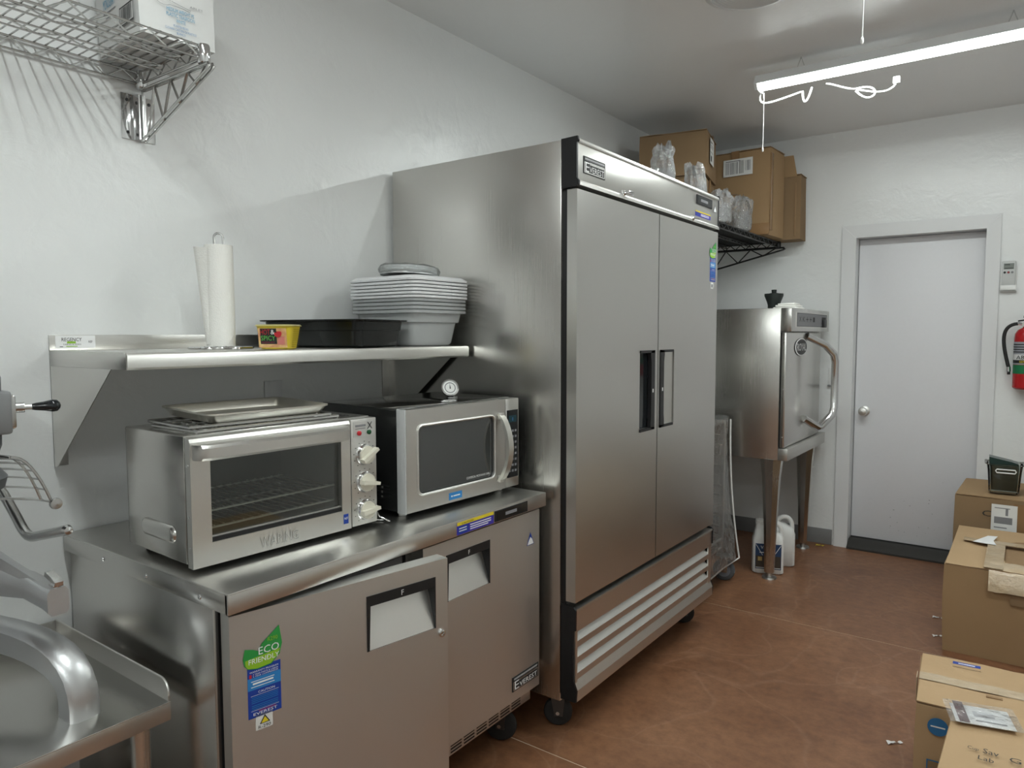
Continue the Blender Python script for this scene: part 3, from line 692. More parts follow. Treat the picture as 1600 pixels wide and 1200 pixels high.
for z in (.090, .130):
    b = B(); rk = pmat('rack_wire', (.80, .79, .75), .5, .7); b.tube([(-.035, .03, z), (-.035, .41, z+.003)], .0030, rk, 6); b.tube([(-.27, .03, z), (-.27, .41, z)], .0022, rk, 6)
    for k in range(15): b.tube([(-.035, .045+k*.025, z+.004), (-.27, .045+k*.025, z+.004)], .0016, rk, 5)
    b.build('oven_rack', O_)
# embossed grip on the left side
def caps(hx, hz, yy, cx=-.155, cz=.078): return [Vector((cx+(hx-hz)*(1 if math.cos(a) >= 0 else -1)+hz*math.cos(a), yy, cz+hz*math.sin(a))) for a in [2*PI*(i+.5)/24 for i in range(24)]]
b = B(); b.loft([caps(.082, .021, .0005), caps(.080, .019, -.004), caps(.072, .011, -.0075), caps(.066, .005, -.008)], sx, cap=(False, True)); b.build('side_emboss', O_, angle=60)
# dark seam, door frame
b = B()
for lo, hi in (((-.028, .003, .022), (-.022, .030, .306)), ((-.028, .424, .022), (-.022, OW-.003, .306)), ((-.028, .030, .022), (-.022, .424, .046)), ((-.028, .030, .280), (-.022, .424, .306))): b.box(lo, hi, black_soft)
b.build('front_seam', O_)
b = B(); dy1 = .438
y0, y1, z0, z1 = .046, .408, .066, .252
for lo, hi in (((-.022, 0, .014), (0, y0, .296)), ((-.022, y1, .014), (0, dy1, .296)), ((-.022, y0, .014), (0, y1, z0)), ((-.022, y0, z1), (0, y1, .296))): b.box(lo, hi, sy)
b.prism([(-.022, .296), (0, .296), (-.004, .304), (-.022, .307)], 'y', 0, dy1, sy)
dr = b.build('door', O_)
B().box((-.016, y0, z0), (-.012, y1, z1), oven_glass).build('glass', dr)
b = B(); b.box((-.020, y0, z0), (-.003, y1, z0+.010), black); b.box((-.014, y0, z0+.010), (-.008, y1, z0+.013), s_bright); b.build('window_sill', dr)
b = B(); hz0, hz1 = .258, .292
prof = [(.0, hz0+.004), (.010, hz0), (.036, hz0), (.044, hz0+.006), (.044, hz1-.006), (.036, hz1), (.0, hz1)]
secs = []
for yy, k in ((.004, .35), (.012, .75), (.028, 1), (.385, 1), (.412, .75), (.424, .25)): secs.append([Vector((px*k, yy, pz)) for px, pz in prof])
b.loft(secs, sy); b.build('door_handle', dr)
b = B(); b.text('WARING', (.0, .165, .026), X_, Z_, .105, .024, s_bright, .0012); b.text('WARING', (.0, .166, .0245), X_, Z_, .105, .024, ink_grey, .0007); b.build('brand_lettering', dr)  # grey offset copy paints the shade below the raised letters
b = B(); b.plate((0, .412, .030), X_, Z_, .016, .026, s_blue, [('t', 'NSF', .15, .45, .7, .25, white_print)], .0005); b.build('blue_sticker', dr)
for z in (.06, .13, .245): B().lathe([(.003, 0), (.003, -.001), (0, -.0015)], (-.011, 0, z), chrome, 'y', 8, False).build('screw', dr)
cp = B(); cp.box((-.024, dy1+.002, .016), (.001, OW, .306), pmat('control_panel_satin', (.62, .61, .58), .36, .9, streak=('y', .03)), .002); cpo = cp.build('control_panel', O_)
b = B(); b.plate((.001, dy1+.010, .258), X_, Z_, .070, .042, pmat('panel_plate', (.66, .66, .64), .35, .6), [('r', .08, .64, .52, .14, ink_grey), ('r', .08, .5, .5, .05, ink_grey), ('t', 'X', .66, .45, .26, .45, ink)], .0012); b.build('name_plate', cpo)
for yy, m_ in ((dy1+.028, s_red), (dy1+.062, pmat('dark_green_lens', (.01, .08, .03), .2))): B().lathe([(.0065, 0), (.0065, .004), (.003, .006), (0, .006)], (.002, yy, .268), m_, 'x', 14, False).build('indicator_lamp', cpo)
cream = pmat('cream_knob', (.68, .65, .55), .35)
for z, a in ((.208, .55), (.133, -.18), (.057, .12)):
    kc = Vector((.001, dy1+.046, z))
    b = B(); b.lathe([(.029, 0), (.029, .004), (.0265, .007), (.0255, .013), (.0, .013)], kc, chrome, 'x', 28, False); b.lathe([(.0250, .012), (.0235, .018), (.0, .019)], kc, cream, 'x', 24, False)
    q = B(); q.prism([(-.028, -.006), (.030, -.004), (.030, .004), (-.028, .006)], 'x', .014, .032, cream)
    q.xf(Matrix.Translation(kc) @ Matrix.Rotation(a, 4, 'X'))
    t2 = bmesh.new(); me = bpy.data.meshes.new('tmp'); q.bm.to_mesh(me); t2.from_mesh(me); q.bm.free(); bpy.data.meshes.remove(me); b.merge(t2, cream)
    b.build('knob', cpo)
    tk = B()
    for i in range(11):
        a2 = math.radians(-140+28*i); tk.rect(kc+Vector((.0002, .036*math.sin(a2)-.0015, .036*math.cos(a2)-.0008)), X_, Z_, 0, 0, .004, .0018, ink)
    tk.build('dial_marks', cpo)
for fx in (-.28, -.06):
    for fy in (.04, OW-.04): B().lathe([(.016, .021), (.014, 0)], (fx, fy, 0), black_soft, 'z', 14).build('foot', O_)
sl = B()
for k in range(9): sl.box((-.20+k*.016, OW-.17, .3085), (-.192+k*.016, OW-.04, .3097), black_soft)
sl.build('top_vents', O_)
b = B(); b.tube([(-.04, OW, .03), (-.03, OW+.02, .045), (-.02, OW+.025, .02), (.0, OW+.045, .006), (-.03, OW+.05, .004), (-.06, OW+.02, .004)], .0016, chrome, 6); b.build('wire_hook', O_)

# racks and sheet pan lying on the oven (each its own thing)
def wire_rack(name, label, loc, rz, w, d):
    t = B(); 
    fr_ = [(-w/2, -d/2, .003), (w/2, -d/2, .003), (w/2, d/2, .003), (-w/2, d/2, .003)]
    t.tube(fr_, .003, chrome_dull, 6, closed=True)
    for k in range(14): yy = -d/2+d*(k+1)/15; t.tube([(-w/2, yy, .0055), (w/2, yy, .0055)], .0014, chrome_dull, 5)
    for xx in (-w/6, w/6): t.tube([(xx, -d/2, .0015), (xx, d/2, .0015)], .0015, chrome_dull, 5)
    o = t.build(name); o.location = loc; o.rotation_euler = (0, 0, rz); return tag(o, label, 'rack', 'wire racks on the countertop oven')
orz = math.radians(-2.3)
def on_oven(lx, ly, z):
    return (-1.485+lx*math.cos(orz)-ly*math.sin(orz), .834+lx*math.sin(orz)+ly*math.cos(orz), z)
OT = TZ+.001+.309
wire_rack('oven_wire_rack', 'lower wire oven rack lying directly on the countertop oven', on_oven(-.145, .235, OT+.0020), orz+.03, .20, .40)
wire_rack('oven_wire_rack', 'upper wire oven rack lying just under the aluminium sheet pan', on_oven(-.160, .225, OT+.0100), orz-.03, .21, .38)
sp = B(); pw, pd, ph = .235, .325, .022
def rr2(hx, hy, z, r=.15): return rrect(0, 0, hx, hy, z, 4, r)
sp.loft([rr2(pw/2-.012, pd/2-.012, .001), rr2(pw/2, pd/2, ph), rr2(pw/2+.006, pd/2+.006, ph+.001), rr2(pw/2+.006, pd/2+.006, ph-.003), rr2(pw/2+.002, pd/2+.002, ph-.004), rr2(pw/2-.009, pd/2-.010, 0)], alu_pan, cap=(True, True))
o = sp.build('sheet_pan', angle=50); o.location = on_oven(-.165, .24, OT+.0210); o.rotation_euler = (0, math.radians(1.5), orz-.02)
tag(o, 'small rimmed aluminium sheet pan lying on top of the countertop oven', 'sheet pan')

# ------------------------------------------------------------------ microwave
Mw = thing('microwave_oven', 'stainless commercial microwave with black window and bowed handle beside the refrigerator', 'microwave', (-1.436, 1.447, TZ+.001), math.radians(-2.4))
mside = pmat('microwave_dark_steel', (.10, .105, .105), .20, .9)
b = B(); b.box((-.390, .0, .020), (-.036, .520, .318), mside, .003); b.build('casing', Mw)
b = B(); b.box((-.385, .005, .3175), (-.04, .515, .3205), pmat('microwave_top_steel', (.42, .42, .41), .10, 1), .001); b.build('top_panel', Mw)
b = B(); b.box((-.036, .004, .024), (-.030, .516, .316), s_bright); b.build('front_bezel', Mw)
def ring_panel(b, xf, xb, y0, y1, z0, z1, h, m, n=5, r=.02):
    """slab with a rounded window"""
    a0, a1, b0, b1 = h; inner = []
    for qy, qz, s0 in ((a1-r, b1-r, 0), (a0+r, b1-r, PI/2), (a0+r, b0+r, PI), (a1-r, b0+r, 1.5*PI)):
        for i in range(n+1): a = s0+PI/2*i/n; inner.append((qy+r*math.cos(a), qz+r*math.sin(a)))
    outer = []
    for (cy, cz) in ((y1, z1), (y0, z1), (y0, z0), (y1, z0)): outer += [(cy, cz)]*(n+1)
    V = b.bm.verts.new
    ov = {}; 
    def O2(p, x):
        if (p, x) not in ov: ov[(p, x)] = V((x, *p))
        return ov[(p, x)]
    iv = [V((xf, *p)) for p in inner]; iw = [V((xb, *p)) for p in inner]; N2 = len(inner)
    for i in range(N2):
        j = (i+1) % N2
        vs = [O2(outer[i], xf), O2(outer[j], xf), iv[j], iv[i]]
        if outer[i] == outer[j]: vs = vs[1:]
        b.face(vs, m); b.face([iv[i], iv[j], iw[j], iw[i]], m)
    cs = [(y1, z1), (y0, z1), (y0, z0), (y1, z0)]
    for i in range(4):
        p, q = cs[i], cs[(i+1) % 4]; b.face([O2(p, xf), O2(q, xf), V((xb, *q)), V((xb, *p))], m)
    return inner
b = B(); b.box((-.036, -.001, .018), (-.0005, .0028, .3195), pmat('pale_grey_plastic', (.50, .51, .51), .4), .0008); b.build('door_edge', Mw)
b = B(); inner = ring_panel(b, 0, -.030, .003, .448, .020, .318, (.046, .392, .066, .270), sy); d = b.build('door', Mw, angle=40)
b = B(); b.poly([(-.006, *p) for p in inner], pmat('microwave_window', (.035, .038, .038), .05, ior=2.0)); b.text('COMMERCIAL MICROWAVE OVEN', (-.006, .262, .078), X_, Z_, .11, .0075, white_print); b.build('window', d)
b = B(); b.tube([(.001, *p) for p in inner], .004, s_bright, 6, closed=True); b.build('window_bead', d)
b = B(); hs = []
for i in range(13):
    k = i/12; zz = .050+.222*k; xx = .004+.042*math.sin(PI*k)**.7
    hs.append([Vector((xx-.007, .405, zz)), Vector((xx+.004, .407, zz)), Vector((xx+.004, .431, zz)), Vector((xx-.007, .433, zz))])
b.loft(hs, pmat('satin_handle', (.70, .69, .64), .30, .9)); b.box((.0, .407, .046), (.012, .431, .070), s_bright, .003); b.box((.0, .407, .252), (.012, .431, .276), s_bright, .003); b.build('handle', d)
b = B(); b.plate((0, .176, .028), X_, Z_, .058, .022, s_lblue, [('r', .15, .40, .12, .2, white_print), ('r', .32, .42, .52, .16, white_print)], .0006); b.build('blue_label', d)
b = B(); b.box((-.030, .451, .020), (.0, .520, .318), sy, .002); p_ = b.build('control_column', Mw)
b = B(); b.plate((0, .457, .052), X_, Z_, .058, .228, black_gloss, [('r', .15, .82, .7, .10, pmat('teal_display', (.01, .045, .06), .15)), ('t', '0', .45, .84, .10, .05, s_lblue)] + [('r', .14+.26*i, .08+.085*j, .18, .035, ink_grey) for i in range(3) for j in range(8)], .001); b.build('keypad', p_)
for fx in (-.34, -.06):
    for fy in (.04, .485): B().lathe([(.014, .021), (.011, 0)], (fx, fy, 0), white, 'z', 12).build('foot', Mw)
sl = B()
for k in range(5): sl.box((-.16+0*k, -.0008, .050+k*.010), (-.07, .0005, .054+k*.010), black)
for k in range(3): sl.box((-.105, -.0012, .055+k*.014), (-.098, .0, .061+k*.014), s_bright)
sl.build('side_vents', Mw)

tm = thing('dial_thermometer', 'small round silver dial thermometer tilted on top of the microwave', 'thermometer', (-1.585, 1.815, TZ+.3225))
tilt = Matrix.Translation((-1.590, 1.815, TZ+.354)) @ Matrix.Rotation(math.radians(-36), 4, 'Z') @ Matrix.Rotation(math.radians(-25), 4, 'Y')
b = B(); b.lathe([(.0, -.006), (.027, -.006), (.030, -.003), (.030, .006), (.026, .008), (.024, .004)], (0, 0, 0), chrome, 'x', 28, False); b.xf(tilt).build('case', tm, True)
b = B(); b.lathe([(.024, .0035), (.0, .0036)], (0, 0, 0), white, 'x', 24, False); b.lathe([(.019, .0042), (.016, .0042)], (0, 0, 0), ink_grey, 'x', 24, False); b.prism([(-.002, -.004), (.002, -.004), (0, .015)], 'x', .0043, .005, ink); b.xf(tilt).build('dial', tm, True)
b = B(); b.lathe([(.024, 0), (.024, .003), (.006, .006), (.005, .012), (.004, .020)], (-1.588, 1.817, TZ+.3225), chrome, 'z', 24); b.build('base', tm, True)

# ------------------------------------------------------------------ stainless wall shelf
Ws = thing('wall_shelf', 'stainless steel wall shelf on solid triangular brackets', 'shelf', (-1.88, 1.38, 1.33))
HZ = 1.371; hx0, hx1, hy0, hy1 = WX+.001, -1.684, .803, 2.030
b = B(); b.box((hx0, hy0, HZ-.003), (hx1-.012, hy1, HZ), sy, .001)
b.prism([(hx1-.012, HZ), (hx1-.004, HZ-.002), (hx1, HZ-.008), (hx1, HZ-.036), (hx1-.004, HZ-.041), (hx1-.012, HZ-.042), (hx1-.012, HZ-.039), (hx1-.004, HZ-.035), (hx1-.004, HZ-.008), (hx1-.013, HZ-.003)], 'y', hy0+.001, hy1-.001, sy)
b.box((hx0, hy0, HZ-.041), (hx1-.006, hy0+.003, HZ-.001), sx, .001); b.box((hx0, hy1-.003, HZ-.041), (hx1-.006, hy1, HZ-.001), sx, .001); b.build('shelf_board', Ws, True)
B().box((hx0, hy0, HZ), (hx0+.003, hy1, HZ+.041), sy, .001).build('upstand', Ws, True)
for yy, sgn in ((hy0+.0005, 1), (hy1-.0035, -1)):
    b = B(); b.prism([(hx0+.001, HZ-.041), (-1.765, HZ-.041), (-2.085, 1.062), (hx0+.001, 1.062)], 'y', yy, yy+.002, sx)
    ya, yb = (yy, yy+.034) if sgn > 0 else (yy-.034, yy)
    b.box((hx0, ya, 1.062), (hx0+.003, yb, HZ-.041), s_dull); b.build('bracket', Ws, True)
b = B(); b.plate((hx0+.003, .818, HZ+.005), X_, Z_, .100, .034, white_print, [('t', 'REGENCY', .15, .55, .50, .28, ink), ('r', .28, .38, .22, .16, s_lime), ('t', 'TABLES & SINKS', .18, .26, .45, .10, ink), ('t', 'NSF', .82, .42, .10, .18, ink), ('r', .26, .12, .28, .06, s_lime), ('r', .10, .10, .08, .05, ink)], .0006); b.build('brand_sticker', Ws, True)

# paper towels
t = thing('paper_towel_holder', 'chrome wire paper towel holder with a loop on top', 'holder', (-1.862, 1.150, HZ))
b = B(); cc = (-1.862, 1.150, HZ)
pts = [Vector((cc[0]+(.072+.012*math.cos(6*a))*math.cos(a), cc[1]+(.072+.012*math.cos(6*a))*math.sin(a), HZ+.004)) for a in [2*PI*i/60 for i in range(60)]]
b.tube(pts, .0035, chrome, 8, closed=True); b.tube([(cc[0]-.08, cc[1], HZ+.004), (cc[0]+.08, cc[1], HZ+.004)], .003, chrome, 8); b.tube([(cc[0], cc[1]-.08, HZ+.004), (cc[0], cc[1]+.08, HZ+.004)], .003, chrome, 8); b.build('base', t, True)
rd = Vector((.53, .85, 0)).normalized()
b = B(); lp = [Vector(cc)+rd*-.012+Vector((0, 0, .006)), Vector(cc)+rd*-.012+Vector((0, 0, .31))] + [Vector(cc)+rd*(-.012*math.cos(a))+Vector((0, 0, .312+.012*math.sin(a))) for a in [PI*i/8 for i in range(9)]] + [Vector(cc)+rd*.012+Vector((0, 0, .31)), Vector(cc)+rd*.012+Vector((0, 0, .006))]
b.tube(lp, .0032, chrome, 8); b.build('loop_post', t, True)
t = thing('paper_towel_roll', 'nearly used-up white paper towel roll with a loose sheet on its left', 'paper towels', (-1.862, 1.150, HZ+.009))
b = B(); b.lathe([(.020, 0), (.038, 0), (.0385, .10), (.038, .20), (.0375, .281), (.020, .281), (.020, 0)], (-1.862, 1.150, HZ+.009), towel, 'z', 32, False); b.build('roll', t, True)
b = B(); n_ = 10; lf = []
tc_ = Vector((-1.862, 1.150, HZ+.009)); tl = -rd
for i in range(n_+1):
    k = i/n_; wz = .005+.268*k; sp_ = .002+.026*k
    base_ = tc_+Vector((.022, -.030, 0))
    row = [tc_+Vector((0, 0, wz))+tl*.030+Vector((rd.y, -rd.x, 0))*(.026), tc_+Vector((0, 0, wz))+tl*(.036+sp_*.5)+Vector((rd.y, -rd.x, 0))*(.018+.006*math.sin(k*6)), tc_+Vector((0, 0, wz+.003))+tl*(.037+sp_)+Vector((rd.y, -rd.x, 0))*(.004*math.sin(k*5)),
           tc_+Vector((0, 0, wz+.003))+tl*(.037+sp_)+Vector((rd.y, -rd.x, 0))*(.004*math.sin(k*5)-.004), tc_+Vector((0, 0, wz))+tl*(.036+sp_*.5)+Vector((rd.y, -rd.x, 0))*(.012+.006*math.sin(k*6)), tc_+Vector((0, 0, wz))+tl*.030+Vector((rd.y, -rd.x, 0))*(.020)]
    lf.append(row)
b.loft(lf, towel); b.build('loose_sheet', t, True, angle=60)

# instant noodle bowl
n_ = Vector((.571, -.82, 0)); ang = math.atan2(n_.y, n_.x)   # local x faces along n_
t = thing('noodle_bowl', 'yellow instant noodle bowl printed HOT & SPICY on the wall shelf', 'food bowl', (-1.752, 1.262, HZ+.0005), ang)
yel = pmat('noodle_yellow', (.72, .55, .04), .35); pinkp = pmat('noodle_print', (.60, .28, .14), .45, var=(70, .95, (.80, .60, .25)))
b = B(); b.lathe([(.040, 0), (.045, .001), (.056, .064)], (0, 0, 0), yel, 'z', 40, False, sq=(4.5, 1, .92)); b.lathe([(.0, 0.002), (.045, .001)], (0, 0, 0), yel, 'z', 40, False, sq=(4.5, 1, .92)); b.build('bowl', t)
b = B(); b.lathe([(.056, .0635), (.0600, .0640), (.0600, .0660), (.056, .0685), (.0, .069)], (0, 0, 0), pmat('foil_lid', (.70, .62, .25), .3, .5), 'z', 40, False, sq=(4.5, 1, .92)); b.build('lid', t)
b = B()
def fr(y, z, e=.0012):  # point on the sloping front
    return Vector((.0448+(.0552-.0448)*(z/.064)+e, y, z))
def frect(y0, y1, z0, z1, m, e): b.poly([fr(y0, z0, e), fr(y1, z0, e), fr(y1, z1, e), fr(y0, z1, e)], m)
up_ = (fr(0, .06)-fr(0, .0)).normalized()
frect(-.040, .040, .004, .058, pinkp, .0010)
frect(-.034, .012, .014, .057, ink, .0016)
b.text('HOT', fr(-.033, .040), X_, up_, .027, .015, s_red, .001); b.text('&', fr(-.004, .041), X_, up_, .011, .013, white_print, .001); b.text('SPICY', fr(-.032, .024), X_, up_, .040, .0135, pmat('spicy_green', (.12, .50, .08), .4), .001); b.text('BLAZING HOT', fr(-.030, .0165), X_, up_, .036, .0045, pmat('maroon', (.3, .02, .05), .5), .001)
b.lathe([(.0105, 0), (.0105, .0006), (0, .0007)], fr(.016, .043, .0014), s_red, 'x', 16, False); frect(.014, .034, .012, .035, pmat('salmon', (.65, .22, .18), .5), .0015)
b.build('front_print', t)
b = B()
for k in range(9): b.box((-.036, .0415+(.0505-.0415)*((.006+k*.006)/.064)+.0012, .006+k*.006), (.022, .0415+(.0505-.0415)*((.006+k*.006)/.064)+.0018, .0068+k*.006), pmat('olive_print', (.25, .18, .01), .5))
b.build('side_print', t)

# black food pan
t = thing('food_pan', 'empty black plastic food pan beside the noodle bowl', 'food pan', (-1.672, 1.487, HZ+.0005), math.radians(12))
b = B(); LX, LYn = .365, .243      # runs -x (to the wall) and +y
def ring(i, z, r=.06): return [Vector((-LX/2+p.x, LYn/2+p.y, z)) for p in rrect(0, 0, LX/2-i, LYn/2-i, 0, 5, r*2)]
b.loft([ring(.010, .001, .12), ring(.004, .006, .12), ring(-.002, .052, .12), ring(-.006, .054, .12), ring(-.009, .080, .12), ring(-.024, .083, .14), ring(-.025, .087, .14), ring(-.010, .088, .12), ring(-.004, .080, .12), ring(.006, .010, .12)], pan_black); b.build('pan_body', t, angle=40)

# food boxes, lids
TBX, TBY = -1.676, 1.744; td, tw = .335, .283
def tring(z, inset, rr=.12):
    return [Vector((TBX-td/2+p.x, TBY+tw/2+p.y, z)) for p in rrect(0, 0, td/2-inset, tw/2-inset, 0, 6, rr*2)]
names = ['lowest frosted food box of the nested stack, its body standing on the wall shelf', 'second frosted food box rim from the shelf in the nested stack', 'third frosted food box rim from the shelf in the nested stack', 'topmost frosted food box rim just under the white lids']
for k in range(4):
    zo_ = .0006+.0132*k
    b = B(); Z = HZ+zo_; i_ = .0012*(1 if k else 0)
    b.loft([tring(Z+.002, .044+i_, .2), tring(Z+.010, .037+i_, .2), tring(Z+.080, .027+i_, .16), tring(Z+.083, .018+i_*.5, .16), tring(Z+.112, .014+i_*.3, .14), tring(Z+.1145, .001, .12), tring(Z+.1235, .001, .12), tring(Z+.1245, .008, .12), tring(Z+.118, .017+i_, .14), tring(Z+.085, .0215+i_*.5, .16), tring(Z+.080, .0300+i_, .16), tring(Z+.012, .0405+i_, .2)], tote_m)
    o = b.build('food_storage_box', angle=40); bmesh_loc = Vector((TBX-td/2, TBY+tw/2, Z))
    o.data.transform(Matrix.Translation(-bmesh_loc)); o.location = bmesh_loc
    tag(o, names[k], 'storage box', 'nested frosted food boxes on the wall shelf')
lz = HZ+.0006+.0132*3+.1255
ordn = ['bottom white lid of the stack on the frosted food boxes', 'second white lid from the bottom of the stack on the food boxes', 'third white lid from the bottom of the stack on the food boxes', 'third white lid from the top of the stack on the food boxes', 'second white lid from the top of the stack on the food boxes', 'top white lid of the stack, under the bag of round lids']
for k in range(6):
    b = B(); Z = lz+.0118*k; dz = .010 if k < 5 else .0175
    b.loft([tring(Z, .004), tring(Z+.0006, -.003), tring(Z+.0070, -.004), tring(Z+.0085, -.002), tring(Z+dz, .010, .14), tring(Z+dz, .02, .14)], lid_m)
    b.box((TBX-.002, TBY+tw*.63, Z+.0005), (TBX+.0055, TBY+tw*.76, Z+.006), lid_m, .001)
    o = b.build('storage_box_lid', angle=40); pl = Vector((TBX-td/2, TBY+tw/2, Z)); o.data.transform(Matrix.Translation(-pl)); o.location = pl
    tag(o, ordn[k], 'lid', 'white lids on the food boxes')
bz = lz+.0118*5+.0185
t = thing('bag_of_round_lids', 'clear bag of round deli lids on top of the white lids', 'bag', (-1.82, 1.862, bz))
b = B()
for k in range(5): b.lathe([(.0, .004), (.094, .004), (.099, .006), (.101, 0), (.103, .0005), (.101, .0075), (.094, .0065), (0, .0065)], (0, 0, .001+.0052*k), pmat('frosted_lids', (.72, .74, .74), .3), 'z', 36, False)
M_ = Matrix.Translation((-1.82, 1.862, bz+.0045)) @ Matrix.Rotation(math.radians(-3), 4, 'X'); b.xf(M_).build('round_lids', t, True)
b = B(); b.lathe([(.0, 0), (.05, -.0005), (.106, .004), (.110, .016), (.104, .030), (.05, .037), (.0, .041)], (0, 0, .0025), film, 'z', 48, False); b.rough_up(.005, 45, 3)
b.xf(M_).build('film', t, True, angle=20)

# ------------------------------------------------------------------ chrome wire shelf, upper left
def wire_shelf(t, x0, x1, y0, y1, zt, m, pitch, mids, rw=.0022, re=.0034, hz=.034):
    b = B(); n = int((y1-y0)/pitch)
    for k in range(n+1): yy = y0+(y1-y0)*k/n; b.tube([(x0, yy, zt), (x1, yy, zt)], rw, m, 5)
    b.build('deck_wires', t, True)
    for xx in (x0, x1):
        b = B(); b.tube([(xx, y0, zt-.003), (xx, y1, zt-.003)], re, m, 8); b.tube([(xx, y0, zt-hz), (xx, y1, zt-hz)], re, m, 8)
        b.tube(zigzag((xx, y0, zt-.004), (xx, y1, zt-.004), (0, 0, -hz+.004), int((y1-y0)/.045)), rw, m, 5); b.build('edge_truss', t, True)
    for yy in (y0, y1):
        b = B(); b.tube([(x0, yy, zt-.003), (x1, yy, zt-.003)], re, m, 8); b.tube([(x0, yy, zt-hz), (x1, yy, zt-hz)], re, m, 8)
        b.tube(zigzag((x0, yy, zt-.004), (x1, yy, zt-.004), (0, 0, -hz+.004), int((x1-x0)/.035)), rw, m, 5); b.build('end_truss', t, True)
    for xx in mids:
        b = B(); b.tube([(xx, y0, zt-.005), (xx, y1, zt-.005)], re*.9, m, 8); b.tube([(xx+.004, y0, zt-.022), (xx+.004, y1, zt-.022)], re*.8, m, 8)
        b.tube(zigzag((xx, y0, zt-.006), (xx, y1, zt-.006), (.004, 0, -.016), int((y1-y0)/.06)), rw, m, 5); b.build('support_truss', t, True)
def shelf_bracket(t, y, xw, xt, ztop, zbot, m, r=.0036):
    b = B()
    for o in (-.006, .006):
        b.tube([(xw+.012, y+o, zbot), (xt-.012, y+o, ztop-.014)] + [Vector((xt, y+o, ztop-.006)), Vector((xt-.006, y+o, ztop))] + [Vector((xw+.012, y+o, ztop))], r, m, 8)
    b.tube([(xw+.012, y, ztop), (xw+.012, y, zbot)], r*1.1, m, 8)
    zz = []; n = 7
    for i in range(n+1):
        k = .10+.82*i/n; xx = xw+(xt-xw)*k
        zz.append((xx, y, ztop) if i % 2 else (xx, y, zbot+(ztop-.014-zbot)*k))
    b.tube(zz, r*.8, m, 6); b.build('bracket', t, True)
t = thing('chrome_wire_shelf', 'chrome wire shelf on a triangular wire bracket at upper left', 'shelf', (-1.93, .45, 2.12))
wire_shelf(t, WX+.012, -1.770, -.16, 1.062, 2.157, chrome_dull, .0262, (-1.87, -1.975))
for xx in (WX+.018, -1.768):
    for yy in (1.066, -.164): B().lathe([(.014, 2.110), (.0165, 2.114), (.0165, 2.153), (.0145, 2.158)], (xx, yy, 0), chrome, 'z', 20).build('corner_sleeve', t, True)
for yb_ in (1.062, -.10):
    shelf_bracket(t, yb_, WX+.016, -1.726, 2.103, 1.962, chrome_dull)
    b = B()
    for s0, s1 in ((-.050, -.016), (.012, .046)):
        b.box((WX+.001, yb_+s0, 1.966), (WX+.004, yb_+s1, 2.092), chrome, .001)
        for z in (1.985, 2.075): b.lathe([(.0045, .0), (.0045, .0012), (0, .0014)], (WX+.004, yb_+(s0+s1)/2, z), black, 'x', 12, False)
    b.loft([[Vector((WX+.004, yb_-.016, z)), Vector((WX+.024, yb_-.010, z)), Vector((WX+.024, yb_+.010, z)), Vector((WX+.004, yb_+.013, z))] for z in (1.966, 2.092)], chrome)
    b.build('mounting_plate', t, True)

